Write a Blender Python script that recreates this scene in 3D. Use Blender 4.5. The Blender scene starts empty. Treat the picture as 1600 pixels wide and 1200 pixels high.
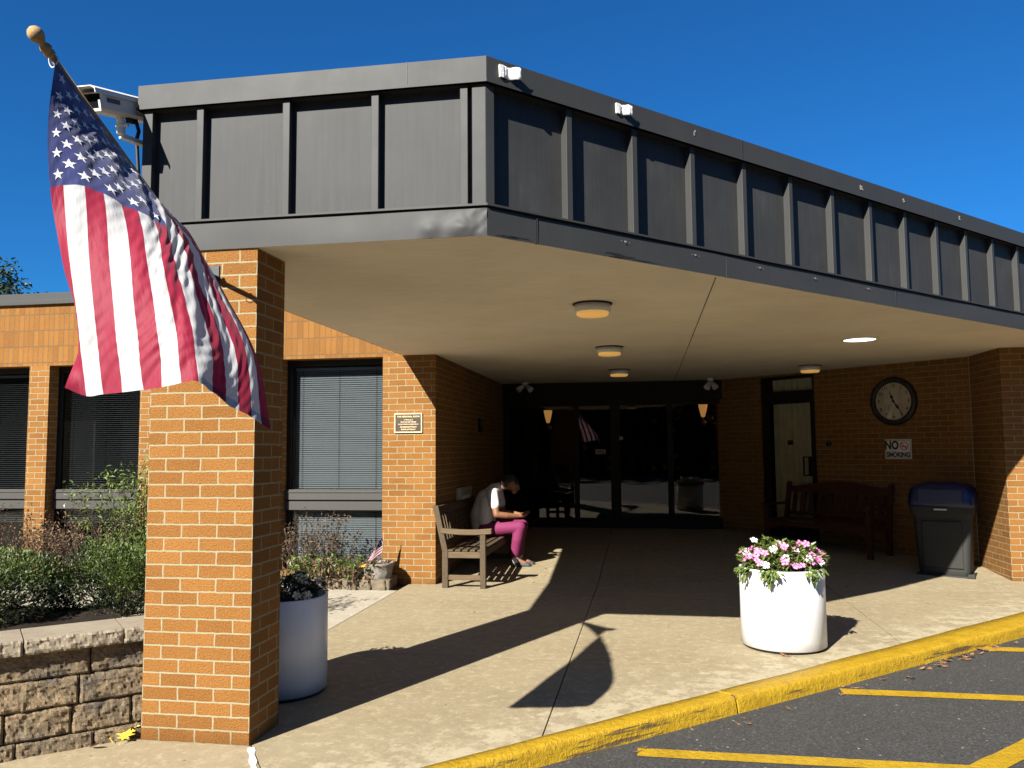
import bpy, bmesh, math, random
from mathutils import Vector, Matrix, noise as mnoise
random.seed(7)
R = math.radians
scene = bpy.context.scene
COL = scene.collection
pi = math.pi

# ------------------------------------------------------------------ helpers
class MB:
    """collects faces in world (or local) coordinates and links them as one mesh object"""
    def __init__(self):
        self.v = []; self.f = []; self.uv = []; self.m = []; self.s = []
    def add(self, pts, faces, mat=0, uvs=None, smooth=False):
        o = len(self.v)
        self.v.extend([tuple(p) for p in pts])
        for i, f in enumerate(faces):
            self.f.append([o + k for k in f]); self.m.append(mat); self.s.append(smooth)
            self.uv.append(uvs[i] if uvs else None)
        return self
    def box(self, x0, x1, y0, y1, z0, z1, mat=0, M=None):
        p = [Vector((x, y, z)) for x in (x0, x1) for y in (y0, y1) for z in (z0, z1)]
        if M is not None: p = [M @ q for q in p]
        return self.add(p, [(0,1,3,2),(4,6,7,5),(0,4,5,1),(2,3,7,6),(0,2,6,4),(1,5,7,3)], mat)
    def beam(self, a, b, w, h, up=(0,0,1), mat=0, ext=0):
        a = Vector(a); b = Vector(b); d = (b - a).normalized(); up = Vector(up)
        s = d.cross(up).normalized(); u = s.cross(d)
        a = a - d*ext; b = b + d*ext
        p = [q + s*i*w/2 + u*j*h/2 for q in (a, b) for i in (-1, 1) for j in (-1, 1)]
        return self.add(p, [(0,1,3,2),(4,6,7,5),(0,4,5,1),(2,3,7,6),(0,2,6,4),(1,5,7,3)], mat)
    def prism(self, poly, z0, z1, mat=0):
        n = len(poly)
        p = [(x, y, z0) for x, y in poly] + [(x, y, z1) for x, y in poly]
        f = [tuple(range(n))[::-1], tuple(range(n, 2*n))] + [(i, (i+1) % n, n + (i+1) % n, n + i) for i in range(n)]
        return self.add(p, f, mat)
    def tube(self, pts, radii, n=10, mat=0, caps=True, smooth=True):
        pts = [Vector(p) for p in pts]
        if not hasattr(radii, '__len__'): radii = [radii]*len(pts)
        P = []; prev = None
        for i, p in enumerate(pts):
            d = (pts[min(i+1, len(pts)-1)] - pts[max(i-1, 0)]).normalized()
            a = d.orthogonal().normalized() if prev is None else (prev - d*prev.dot(d)).normalized()
            prev = a; b = d.cross(a)
            for k in range(n):
                t = 2*pi*k/n; P.append(p + (a*math.cos(t) + b*math.sin(t))*radii[i])
        F = []
        for i in range(len(pts)-1):
            for k in range(n):
                F.append((i*n+k, i*n+(k+1) % n, (i+1)*n+(k+1) % n, (i+1)*n+k))
        self.add(P, F, mat, None, smooth)
        if caps:
            o = len(self.v) - len(P)
            self.f.append([o+k for k in range(n)][::-1]); self.m.append(mat); self.s.append(False); self.uv.append(None)
            self.f.append([o+(len(pts)-1)*n+k for k in range(n)]); self.m.append(mat); self.s.append(False); self.uv.append(None)
        return self
    def lathe(self, prof, n=24, M=None, mat=0, smooth=True, sx=1, sy=1, caps=(True, True)):
        P = []; F = []
        for r, z in prof:
            for k in range(n):
                q = Vector((r*math.cos(2*pi*k/n)*sx, r*math.sin(2*pi*k/n)*sy, z)); P.append(M @ q if M is not None else q)
        for i in range(len(prof)-1):
            for k in range(n):
                F.append((i*n+k, i*n+(k+1) % n, (i+1)*n+(k+1) % n, (i+1)*n+k))
        F2 = []
        if caps[0] and prof[0][0] > 1e-5: F2.append(tuple(range(n))[::-1])
        if caps[1] and prof[-1][0] > 1e-5: F2.append(tuple((len(prof)-1)*n+k for k in range(n)))
        self.add(P, F + F2, mat, None, smooth); return self
    def ball(self, c, r, n=12, mat=0, M=None):
        if not hasattr(r, '__len__'): r = (r, r, r)
        prof = [(math.sin(pi*i/n), -math.cos(pi*i/n)) for i in range(n+1)]
        T = Matrix.Translation(c) @ (M if M is not None else Matrix.Identity(4)) @ Matrix.Diagonal((r[0], r[1], r[2], 1))
        return self.lathe([(max(a, 1e-6), b) for a, b in prof], n+4, T, mat)
    def leaf(self, p, d, up, L, W, mat=0, fold=.25):
        d = d.normalized(); s = d.cross(up)
        if s.length < 1e-4: s = d.orthogonal()
        s.normalize(); u = s.cross(d)
        o = len(self.v)
        a = p; t = p + d*L - u*L*.12; m = p + d*L*.45
        l = m + s*W/2 + u*W*fold; r = m - s*W/2 + u*W*fold
        self.v.extend([tuple(a), tuple(r), tuple(t), tuple(l), tuple(m)])
        for q in ((0,1,4),(1,2,4),(2,3,4),(3,0,4)):
            self.f.append([o+k for k in q]); self.m.append(mat); self.s.append(False); self.uv.append(None)
        return self
    def build(self, name, mats, parent=None, bevel=0, smooth=None, local=False, segs=2):
        me = bpy.data.meshes.new(name)
        off = Vector((0,0,0))
        if parent is not None and not local:
            q = parent
            while q is not None: off = off + q.location; q = q.parent
        me.from_pydata([tuple(Vector(p) - off) for p in self.v], [], self.f)
        if not isinstance(mats, (list, tuple)): mats = [mats]
        for m in mats: me.materials.append(m)
        me.polygons.foreach_set('material_index', self.m)
        me.polygons.foreach_set('use_smooth', [bool(s) if smooth is None else smooth for s in self.s])
        if any(u is not None for u in self.uv):
            uvl = me.uv_layers.new(name='UVMap')
            for poly, u in zip(me.polygons, self.uv):
                if u is None: continue
                for li, c in zip(poly.loop_indices, u): uvl.data[li].uv = c
        me.update()
        o = bpy.data.objects.new(name, me); COL.objects.link(o)
        if parent is not None: o.parent = parent
        if bevel:
            b = o.modifiers.new('bevel', 'BEVEL'); b.width = bevel; b.segments = segs; b.limit_method = 'ANGLE'; b.angle_limit = R(40)
        return o

def tag(o, label=None, cat=None, group=None, kind=None):
    if label: o['label'] = label
    if cat: o['category'] = cat
    if group: o['group'] = group
    if kind: o['kind'] = kind
    return o
def thing(name, label, cat, loc=(0,0,0), rotz=0, group=None):
    o = bpy.data.objects.new(name, None); COL.objects.link(o)
    o.location = loc; o.rotation_euler = (0, 0, rotz); o.empty_display_size = .1
    return tag(o, label, cat, group)
def dup(o, parent=None):
    c = o.copy(); COL.objects.link(c)
    if parent is not None: c.parent = parent
    for ch in list(o.children): dup(ch, c)
    return c

def srgb(r, g, b):
    f = lambda c: (c/255/12.92) if c/255 <= .04045 else ((c/255 + .055)/1.055)**2.4
    return (f(r), f(g), f(b), 1)

# ------------------------------------------------------------------ materials
class NT:
    def __init__(self, name):
        self.mat = bpy.data.materials.new(name); self.mat.use_nodes = True
        self.t = self.mat.node_tree; self.t.nodes.clear()
        self.out = self.t.nodes.new('ShaderNodeOutputMaterial')
    def n(self, typ, ins=None, **kw):
        nd = self.t.nodes.new(typ)
        for k, v in kw.items(): setattr(nd, k, v)
        for k, v in (ins or {}).items():
            if isinstance(v, bpy.types.NodeSocket): self.t.links.new(v, nd.inputs[k])
            else: nd.inputs[k].default_value = v
        return nd
    def coord(self, which='Object', scale=None):
        c = self.n('ShaderNodeTexCoord').outputs[which]
        if scale is not None: c = self.n('ShaderNodeMapping', {'Vector': c, 'Scale': scale}).outputs[0]
        return c
    def noise(self, vec, scale, detail=4, rough=.6):
        return self.n('ShaderNodeTexNoise', {'Vector': vec, 'Scale': scale, 'Detail': detail, 'Roughness': rough}).outputs['Fac']
    def ramp(self, fac, stops):
        r = self.n('ShaderNodeValToRGB', {'Fac': fac}); e = r.color_ramp.elements
        while len(e) < len(stops): e.new(.5)
        for i, (p, c) in enumerate(stops):
            e[i].position = p; e[i].color = c if len(c) == 4 else (*c, 1)
        return r.outputs['Color']
    def mix(self, fac, a, b, mode='MIX'):
        m = self.n('ShaderNodeMix', data_type='RGBA', blend_type=mode)
        for i, v in ((0, fac), (6, a), (7, b)):
            if isinstance(v, bpy.types.NodeSocket): self.t.links.new(v, m.inputs[i])
            else: m.inputs[i].default_value = v
        return m.outputs[2]
    def math(self, op, a, b=None, c=None, clamp=False):
        m = self.n('ShaderNodeMath', operation=op, use_clamp=clamp)
        for i, v in enumerate((a, b, c)):
            if v is None: continue
            if isinstance(v, bpy.types.NodeSocket): self.t.links.new(v, m.inputs[i])
            else: m.inputs[i].default_value = v
        return m.outputs[0]
    def bump(self, h, strength=.5, dist=.01, normal=None):
        i = {'Height': h, 'Strength': strength, 'Distance': dist}
        if normal is not None: i['Normal'] = normal
        return self.n('ShaderNodeBump', i).outputs[0]
    def bsdf(self, **ins):
        ins = {k.replace('_', ' '): v for k, v in ins.items()}
        b = self.n('ShaderNodeBsdfPrincipled', ins)
        self.t.links.new(b.outputs[0], self.out.inputs[0]); return b
    def set(self, shader): self.t.links.new(shader, self.out.inputs[0])

def g4(c, k=1): return (min(1, c[0]*k), min(1, c[1]*k), min(1, c[2]*k), 1)
def plain(name, col, rough=.6, var=.18, vscale=6, bscale=60, bstr=.15, bdist=.003, metallic=0, spec=.5, coat=0):
    t = NT(name); c = t.coord()
    n1 = t.noise(c, vscale, 5); n2 = t.noise(c, vscale*9, 3)
    f = t.math('ADD', t.math('MULTIPLY', n1, .65), t.math('MULTIPLY', n2, .35))
    colr = t.ramp(f, [(.3, g4(col, 1-var)), (.7, g4(col, 1+var))])
    rr = t.math('ADD', t.math('MULTIPLY', n1, .25), rough-.12, clamp=True)
    t.bsdf(Base_Color=colr, Roughness=rr, Metallic=metallic, Specular_IOR_Level=spec, Coat_Weight=coat,
           Normal=t.bump(t.noise(c, bscale, 4), bstr, bdist))
    return t.mat

def brick(name, c1, c2, mortar, w=.2032, h=.0705, off=.5, ms=.0052):
    t = NT(name); uv = t.coord('UV')
    # slight waviness of the joints
    wob = t.n('ShaderNodeTexNoise', {'Vector': uv, 'Scale': 22, 'Detail': 4})
    wv = t.n('ShaderNodeVectorMath', {0: wob.outputs['Color'], 1: (.5,.5,.5)}, operation='SUBTRACT')
    wv = t.n('ShaderNodeVectorMath', {0: wv.outputs[0], 'Scale': .009}, operation='SCALE')
    vec = t.n('ShaderNodeVectorMath', {0: uv, 1: wv.outputs[0]}, operation='ADD').outputs[0]
    b = t.n('ShaderNodeTexBrick', {'Vector': vec, 'Color1': (0,0,0,1), 'Color2': (1,1,1,1), 'Mortar': (.5,.5,.5,1), 'Scale': 1,
            'Mortar Size': ms, 'Mortar Smooth': .12, 'Bias': 0, 'Brick Width': w, 'Row Height': h}, offset=off, squash=1)
    grain = t.noise(uv, 125, 2, .65); mid = t.noise(uv, 30, 4); big = t.noise(uv, 1.3, 4)
    f = t.math('ADD', t.math('MULTIPLY', b.outputs['Color'], .68), t.math('MULTIPLY', mid, .32))
    bc = t.ramp(f, [(.05, c1), (.45, tuple((a+b_)/2 for a, b_ in zip(c1, c2))), (.95, c2)])
    bc = t.mix(t.n('ShaderNodeMapRange', {0: grain, 1: .52, 2: .64, 3: 0, 4: .6}).outputs[0], bc, g4(c1, .5))
    bc = t.mix(t.n('ShaderNodeMapRange', {0: grain, 1: .46, 2: .34, 3: 0, 4: .45}).outputs[0], bc, g4(c2, 1.4))
    bc = t.mix(.28, bc, t.ramp(big, [(.3, g4(c1, .75)), (.7, g4(c2, 1.1))]), 'MIX')
    mc = t.mix(t.noise(uv, 60, 3), g4(mortar, .72), g4(mortar, 1.12))
    col = t.mix(b.outputs['Fac'], bc, mc)
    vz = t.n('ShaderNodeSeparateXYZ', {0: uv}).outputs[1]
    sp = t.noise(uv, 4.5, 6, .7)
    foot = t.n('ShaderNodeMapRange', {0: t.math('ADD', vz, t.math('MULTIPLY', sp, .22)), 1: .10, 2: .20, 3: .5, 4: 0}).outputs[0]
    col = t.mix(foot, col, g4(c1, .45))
    salt = t.n('ShaderNodeMapRange', {0: t.noise(uv, 3.1, 7, .75), 1: .66, 2: .74, 3: 0, 4: .35}).outputs[0]
    col = t.mix(salt, col, g4(mortar, 1.15))
    inv = t.math('SUBTRACT', 1, b.outputs['Fac'])
    hgt = t.math('ADD', t.math('MULTIPLY', inv, 1), t.math('MULTIPLY', t.math('MULTIPLY', grain, inv), 1.0))
    hgt = t.math('ADD', hgt, t.math('MULTIPLY', mid, .25))
    t.bsdf(Base_Color=col, Roughness=.88, Specular_IOR_Level=.25, Normal=t.bump(hgt, 1.0, .006))
    return t.mat

def glassy(name, tint=(.55,.6,.62), gl=1.0, rough=.01):
    t = NT(name)
    fr = t.n('ShaderNodeFresnel', {'IOR': 1.5}).outputs[0]
    tr = t.n('ShaderNodeBsdfTransparent', {'Color': (*tint, 1)})
    gs = t.n('ShaderNodeBsdfGlossy', {'Roughness': rough, 'Color': (gl, gl, gl, 1)})
    m = t.n('ShaderNodeMixShader', {0: t.math('MULTIPLY', fr, 1.0, clamp=True), 1: tr.outputs[0], 2: gs.outputs[0]})
    t.set(m.outputs[0]); return t.mat
def emit(name, col, s):
    t = NT(name); t.bsdf(Base_Color=(*col, 1), Roughness=.4, Emission_Color=(*col, 1), Emission_Strength=s); return t.mat

M = {}
TAN1 = (.142,.057,.0098,1); TAN2 = (.250,.112,.025,1); MORT = (.26,.218,.128,1)
M['brick'] = brick('tan_brick', TAN1, TAN2, MORT)
M['soldier'] = brick('soldier_brick', TAN1, TAN2, (.13,.085,.04,1), w=.0705, h=.2032, off=0, ms=.0046)

def metal(name, col, rough=.42, var=.1):
    t = NT(name); c = t.coord()
    n1 = t.noise(c, 2.2, 5, .65); n2 = t.noise(c, 90, 2); st = t.noise(t.coord('Object', (14, 14, .7)), 3, 4)
    f = t.math('ADD', t.math('MULTIPLY', n1, .6), t.math('MULTIPLY', st, .4))
    cc = t.ramp(f, [(.3, g4(col, 1-var)), (.55, g4(col)), (.75, g4(col, 1+var*1.6))])
    cc = t.mix(t.math('MULTIPLY', t.math('GREATER_THAN', t.noise(c, 45, 2), .74), .35), cc, g4(col, 2.2))
    h = t.math('ADD', t.math('MULTIPLY', n1, 1), t.math('MULTIPLY', n2, .02))
    t.bsdf(Base_Color=cc, Roughness=t.math('ADD', t.math('MULTIPLY', n1, .2), rough-.1), Specular_IOR_Level=.3, Normal=t.bump(h, .12, .01))
    return t.mat
M['bronze'] = metal('painted_metal', (.033,.033,.0315), .6)
M['panel'] = metal('weathered_panel', (.034,.034,.033), .65, .3)
M['dark_frame'] = metal('dark_frame', (.0055,.005,.0045), .65)
M['mullion'] = metal('mullion_metal', (.046,.044,.039), .6)
M['black'] = plain('black_plastic', (.012,.012,.013), .5, .1)
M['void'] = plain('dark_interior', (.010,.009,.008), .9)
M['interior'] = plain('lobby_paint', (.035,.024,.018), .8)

def soffit_mat():
    t = NT('soffit_stucco'); c = t.coord()
    st = t.noise(t.coord('Object', (1, 7, 1)), 4, 6, .7); n = t.noise(c, 1.2, 5); fine = t.noise(c, 120, 3)
    f = t.math('ADD', t.math('MULTIPLY', st, .5), t.math('MULTIPLY', n, .5))
    cc = t.ramp(f, [(.3, (.62,.54,.425,1)), (.7, (.82,.73,.59,1))])
    t.bsdf(Base_Color=cc, Roughness=.9, Specular_IOR_Level=.2, Normal=t.bump(t.math('ADD', st, t.math('MULTIPLY', fine, .5)), .22, .006)); return t.mat
M['soffit'] = soffit_mat()

def concrete(name, lo, hi, wear=True):
    t = NT(name); c = t.coord()
    big = t.noise(c, .9, 6, .65); mid = t.noise(c, 7, 5, .7); fine = t.noise(c, 190, 3, .7)
    f = t.math('ADD', t.math('MULTIPLY', big, .55), t.math('MULTIPLY', mid, .45))
    cc = t.ramp(f, [(.32, lo), (.68, hi)])
    # rust and drip stains with their own shape
    blot = t.noise(c, 2.6, 7, .75)
    cc = t.mix(t.math('MULTIPLY', t.n('ShaderNodeMapRange', {0: blot, 1: .60, 2: .72}).outputs[0], .5), cc, g4(lo, .68))
    if wear:
        sep = t.n('ShaderNodeSeparateXYZ', {0: c})
        d = t.math('SUBTRACT', t.math('SUBTRACT', sep.outputs[1], t.math('MULTIPLY', sep.outputs[0], .97)), 4.96)
        near = t.n('ShaderNodeMapRange', {0: d, 1: 0.0, 2: 1.25, 3: .17, 4: -.06}).outputs[0]
        wn = t.math('ADD', t.noise(t.coord('Object', (1, 1, 1)), 5.5, 8, .78), near)
        wm = t.n('ShaderNodeMapRange', {0: wn, 1: .60, 2: .68}).outputs[0]
        cc = t.mix(t.math('MULTIPLY', wm, .7), cc, (.44,.385,.26,1))
    w2 = t.n('ShaderNodeMapRange', {0: t.noise(c, 13, 9, .8), 1: .51, 2: .62, 3: 0, 4: .6}).outputs[0]
    cc = t.mix(w2, cc, g4(hi, 1.42))
    w3 = t.n('ShaderNodeMapRange', {0: t.noise(c, 31, 6, .8), 1: .45, 2: .34, 3: 0, 4: .6}).outputs[0]
    cc = t.mix(w3, cc, g4(lo, .62))
    sp = t.n('ShaderNodeTexVoronoi', {'Vector': c, 'Scale': 6.5, 'Randomness': 1}).outputs['Distance']
    cc = t.mix(t.math('MULTIPLY', t.math('LESS_THAN', sp, .05), .75), cc, (.06,.045,.03,1))
    cc = t.mix(t.math('MULTIPLY', fine, .4), cc, g4(lo, .6))
    t.bsdf(Base_Color=cc, Roughness=.9, Specular_IOR_Level=.25, Normal=t.bump(t.math('ADD', fine, t.math('MULTIPLY', mid, .8)), .3, .004)); return t.mat
M['concrete'] = concrete('tan_concrete', (.215,.172,.100,1), (.312,.258,.160,1))
M['concrete2'] = concrete('pale_concrete', (.30,.26,.195,1), (.38,.34,.26,1), False)
M['concrete3'] = concrete('front_concrete', (.235,.185,.11,1), (.33,.27,.17,1), False)
M['joint'] = plain('joint_filler', (.03,.024,.018), .95)
M['caulk'] = plain('white_caulk', (.62,.60,.55), .7, .15, 30)

def asphalt():
    t = NT('asphalt'); c = t.coord()
    v = t.n('ShaderNodeTexVoronoi', {'Vector': c, 'Scale': 95}); n = t.noise(c, 1.4, 5); fine = t.noise(c, 240, 3, .7)
    cc = t.ramp(v.outputs['Color'], [(.0, (.018,.017,.014,1)), (.55, (.040,.039,.036,1)), (.9, (.070,.068,.064,1)), (1, (.20,.19,.18,1))])
    cc = t.mix(t.n('ShaderNodeMapRange', {0: t.noise(c, 4.5, 6, .75), 1: .58, 2: .68, 3: 0, 4: .5}).outputs[0], cc, (.020,.019,.017,1))
    cc = t.mix(.3, cc, t.ramp(n, [(.3, (.032,.031,.028,1)), (.7, (.056,.054,.050,1))]))
    pale = t.n('ShaderNodeTexVoronoi', {'Vector': c, 'Scale': 10}).outputs['Distance']
    cc = t.mix(t.math('MULTIPLY', t.math('LESS_THAN', pale, .075), .7), cc, (.30,.29,.27,1))
    h = t.math('ADD', v.outputs['Distance'], fine)
    t.bsdf(Base_Color=cc, Roughness=.88, Specular_IOR_Level=.3, Normal=t.bump(h, .55, .006)); return t.mat
M['asphalt'] = asphalt()
def yellow(name, wear):
    t = NT(name); c = t.coord()
    n = t.noise(c, 6, 7, .75); m = t.noise(c, 38, 4, .7); fine = t.noise(c, 150, 3)
    cc = t.ramp(t.math('ADD', t.math('MULTIPLY', n, .6), t.math('MULTIPLY', m, .4)), [(.3, (.22,.125,.004,1)), (.52, (.365,.222,.006,1)), (.8, (.43,.28,.015,1))])
    if wear:
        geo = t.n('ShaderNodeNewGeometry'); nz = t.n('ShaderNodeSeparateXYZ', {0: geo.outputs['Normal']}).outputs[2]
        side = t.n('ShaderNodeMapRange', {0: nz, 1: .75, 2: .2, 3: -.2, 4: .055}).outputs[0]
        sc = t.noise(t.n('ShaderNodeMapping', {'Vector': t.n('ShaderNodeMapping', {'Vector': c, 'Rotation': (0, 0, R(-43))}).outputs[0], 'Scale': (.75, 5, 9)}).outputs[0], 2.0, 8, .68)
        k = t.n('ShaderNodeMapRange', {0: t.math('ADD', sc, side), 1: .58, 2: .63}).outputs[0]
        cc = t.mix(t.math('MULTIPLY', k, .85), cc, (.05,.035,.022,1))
        k2 = t.n('ShaderNodeMapRange', {0: m, 1: .66, 2: .72}).outputs[0]
        cc = t.mix(t.math('MULTIPLY', k2, .45), cc, (.33,.20,.03,1))
    else:
        k = t.n('ShaderNodeMapRange', {0: t.math('ADD', t.math('MULTIPLY', m, .5), t.math('MULTIPLY', fine, .5)), 1: .60, 2: .66}).outputs[0]
        cc = t.mix(t.math('MULTIPLY', k, .6), cc, (.07,.065,.05,1))
    t.bsdf(Base_Color=cc, Roughness=.6, Specular_IOR_Level=.35, Normal=t.bump(t.math('ADD', t.math('ADD', m, t.math('MULTIPLY', fine, .4)), t.math('MULTIPLY', n, .8)), .8, .014)); return t.mat
M['curb'] = yellow('curb_paint', True); M['line'] = yellow('line_paint', False)

def stone(name, cs, bs=.9):
    t = NT(name); c = t.coord()
    n = t.noise(c, 5, 6, .7); f = t.noise(c, 45, 6, .75)
    cc = t.ramp(t.math('ADD', t.math('MULTIPLY', n, .55), t.math('MULTIPLY', f, .45)), [(.32, cs[0]), (.5, cs[1]), (.68, cs[2])])
    t.bsdf(Base_Color=cc, Roughness=.92, Specular_IOR_Level=.2, Normal=t.bump(t.math('ADD', f, t.noise(c, 160, 3)), bs, .010)); return t.mat
def blockmat():
    t = NT('split_block'); c = t.coord()
    n = t.noise(c, 3.2, 5, .65); f = t.noise(c, 42, 6, .75); gr = t.noise(c, 150, 3, .7)
    cc = t.ramp(n, [(.34, (.085,.078,.075,1)), (.44, (.165,.125,.08,1)), (.62, (.25,.182,.105,1))])
    cc = t.mix(t.n('ShaderNodeMapRange', {0: f, 1: .52, 2: .68, 3: 0, 4: .6}).outputs[0], cc, (.33,.265,.175,1))
    cc = t.mix(t.n('ShaderNodeMapRange', {0: f, 1: .47, 2: .34, 3: 0, 4: .7}).outputs[0], cc, (.045,.038,.03,1))
    t.bsdf(Base_Color=cc, Roughness=.92, Specular_IOR_Level=.2, Normal=t.bump(t.math('ADD', f, t.math('MULTIPLY', gr, .5)), 1.0, .016)); return t.mat
M['block_plain'] = stone('split_block', [(.060,.055,.052,1), (.165,.125,.082,1), (.27,.21,.135,1)])
M['block'] = blockmat()
M['capstone'] = stone('cap_stone', [(.17,.14,.10,1), (.245,.205,.145,1), (.30,.255,.185,1)], .4)
M['edging'] = stone('edging_stone', [(.05,.042,.032,1), (.15,.12,.082,1), (.26,.215,.15,1)])
M['soil'] = stone('mulch', [(.006,.005,.004,1), (.018,.012,.008,1), (.05,.035,.022,1)], 1)

def wood(name, a, b, axis=1):
    t = NT(name); sc = [28, 28, 28]; sc[axis] = 1.6
    g = t.noise(t.coord('Object', tuple(sc)), 1.6, 6, .7); n = t.noise(t.coord(), 4, 4)
    cc = t.ramp(t.math('ADD', t.math('MULTIPLY', g, .7), t.math('MULTIPLY', n, .3)), [(.3, a), (.7, b)])
    t.bsdf(Base_Color=cc, Roughness=.75, Specular_IOR_Level=.3, Normal=t.bump(g, .4, .004)); return t.mat
M['teak'] = wood('weathered_teak', (.033,.021,.011,1), (.092,.064,.035,1))
M['teak_x'] = wood('weathered_teak_arm', (.046,.029,.014,1), (.135,.094,.050,1), 0)
M['redwood'] = wood('red_wood', (.036,.011,.005,1), (.072,.022,.010,1), 0)
M['polewood'] = wood('pole_wood', (.20,.12,.05,1), (.42,.28,.13,1), 1)

def cloth(name, col, trans=.34, wscale=1.0):
    t = NT(name); c = t.coord('UV')
    w = t.n('ShaderNodeTexNoise', {'Vector': t.n('ShaderNodeMapping', {'Vector': c, 'Rotation': (0, 0, R(38)), 'Scale': (15*wscale, 3.6*wscale, 1)}).outputs[0], 'Scale': 1, 'Detail': 4}).outputs['Fac']
    fine = t.noise(c, 300, 2)
    b = t.n('ShaderNodeBsdfPrincipled', {'Base Color': t.mix(t.math('MULTIPLY', fine, .35), g4(col), g4(col, .82)), 'Roughness': .62, 'Specular IOR Level': .3, 'Sheen Weight': .15,
        'Normal': t.bump(w, .45, .02)})
    tr = t.n('ShaderNodeBsdfTranslucent', {'Color': g4(col)})
    m = t.n('ShaderNodeMixShader', {0: trans, 1: b.outputs[0], 2: tr.outputs[0]}); t.set(m.outputs[0]); return t.mat
M['f_red'] = cloth('flag_red', (.25,.004,.028)); M['f_white'] = cloth('flag_white', (.50,.50,.49)); M['f_blue'] = cloth('flag_blue', (.020,.026,.105), .15)
M['f_star'] = cloth('flag_star', (.66,.66,.65), .1)

def leafmat(name, a, b, rough=.5, trans=.25):
    t = NT(name); c = t.coord()
    geo = t.n('ShaderNodeNewGeometry')
    n = t.noise(c, 3.5, 3); r = geo.outputs['Random Per Island']
    f = t.math('ADD', t.math('MULTIPLY', n, .4), t.math('MULTIPLY', r, .6))
    cc = t.ramp(f, [(.2, a), (.8, b)])
    p = t.n('ShaderNodeBsdfPrincipled', {'Base Color': cc, 'Roughness': rough, 'Specular IOR Level': .4})
    tr = t.n('ShaderNodeBsdfTranslucent', {'Color': cc})
    m = t.n('ShaderNodeMixShader', {0: trans, 1: p.outputs[0], 2: tr.outputs[0]}); t.set(m.outputs[0]); return t.mat
M['leaf'] = leafmat('shrub_leaf', (.050,.080,.014,1), (.120,.160,.036,1), .48)
M['leaf_old'] = leafmat('old_shrub_leaf', (.010,.018,.006,1), (.034,.050,.014,1), .5, .12)  # darker leaf colour standing in for the shade low in the shrubs
M['leaf_b'] = leafmat('bright_leaf', (.060,.100,.016,1), (.17,.22,.05,1), .4)
M['leaf_d'] = leafmat('dark_leaf', (.012,.022,.008,1), (.045,.062,.020,1))
M['leaf_dry'] = leafmat('dry_leaf', (.05,.030,.016,1), (.20,.125,.065,1), .8, .1)
M['leaf_aut'] = leafmat('autumn_leaf', (.16,.045,.010,1), (.33,.12,.018,1), .6)
M['leaf_yel'] = leafmat('yellow_leaf', (.55,.33,.02,1), (.75,.50,.05,1), .5, .1)
M['leaf_brn'] = leafmat('brown_leaf', (.14,.065,.025,1), (.34,.17,.07,1), .7, .1)
M['twig'] = plain('twig_bark', (.055,.038,.024), .9, .3, 20)
M['seed'] = plain('seed_head', (.012,.009,.007), .9)
M['bark'] = plain('tree_bark', (.07,.05,.035), .9, .3, 8, 30, .8, .03)
M['pet_pink'] = leafmat('pink_petal', (.62,.13,.33,1), (.80,.30,.52,1), .5, .2)
M['pet_hot'] = plain('petal_eye', (.55,.02,.16), .5)
M['pet_white'] = leafmat('white_petal', (.72,.70,.70,1), (.86,.85,.84,1), .5, .2)
M['pet_pale'] = leafmat('pale_petal', (.55,.52,.36,1), (.72,.68,.50,1), .5, .2)
M['planter'] = None
def planter_mat():
    t = NT('white_planter'); c = t.coord(); z = t.n('ShaderNodeSeparateXYZ', {0: c}).outputs[2]
    n = t.noise(t.coord('Object', (3, 3, 1)), 3, 6, .7); s = t.noise(t.coord('Object', (16, 16, 1.2)), 2.4, 5, .7)
    cc = t.ramp(n, [(.3, (.57,.57,.555,1)), (.7, (.64,.64,.63,1))])
    cc = t.mix(t.n('ShaderNodeMapRange', {0: t.math('ADD', s, t.math('MULTIPLY', z, -.05)), 1: .60, 2: .74, 3: 0, 4: .22}).outputs[0], cc, (.30,.27,.22,1))
    f = t.n('ShaderNodeMapRange', {0: t.math('SUBTRACT', z, t.math('MULTIPLY', n, .09)), 1: -.02, 2: .035, 3: .45, 4: 0}).outputs[0]
    cc = t.mix(f, cc, (.20,.17,.13,1))
    sc = t.n('ShaderNodeMapRange', {0: t.noise(c, 30, 5, .8), 1: .68, 2: .74, 3: 0, 4: .4}).outputs[0]
    cc = t.mix(sc, cc, (.36,.34,.30,1))
    t.bsdf(Base_Color=cc, Roughness=.34, Normal=t.bump(n, .08, .01)); return t.mat
M['planter'] = planter_mat()
M['white_paint'] = plain('white_paint', (.66,.65,.62), .45, .06)
M['grey_paint'] = plain('grey_plate', (.33,.31,.28), .5, .1)
M['cam_body'] = plain('camera_housing', (.62,.61,.57), .4, .06)
M['lens'] = plain('lens_black', (.008,.008,.01), .1)
M['cam_label'] = plain('blue_label', (.04,.05,.11), .4)
M['amber'] = emit('amber_lens', (.80,.44,.12), .17)
M['disc'] = emit('lit_lens', (1,1,.98), .9)
M['warm'] = emit('warm_lamp', (1,.50,.15), .28)
M['clock_face'] = plain('clock_paper', (.80,.70,.55), .9, .05)
M['ink'] = plain('black_ink', (.012,.010,.010), .5)
M['sign_white'] = plain('sign_white', (.74,.72,.68), .4, .05)
M['sign_red'] = plain('sign_red', (.40,.02,.015), .5)
M['plaque'] = plain('bronze_plaque', (.045,.032,.018), .45, .2, 20, metallic=.3)
M['brass'] = plain('brass', (.62,.50,.30), .4, .1, metallic=.3)
M['can'] = plain('can_grey', (.015,.015,.013), .75, .1, 5, 90, .3)
M['can_lid'] = plain('can_blue', (.004,.010,.055), .35, .1, 5, 80, .2)
M['steel'] = plain('steel', (.45,.44,.42), .35, .1, metallic=.8)
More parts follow.
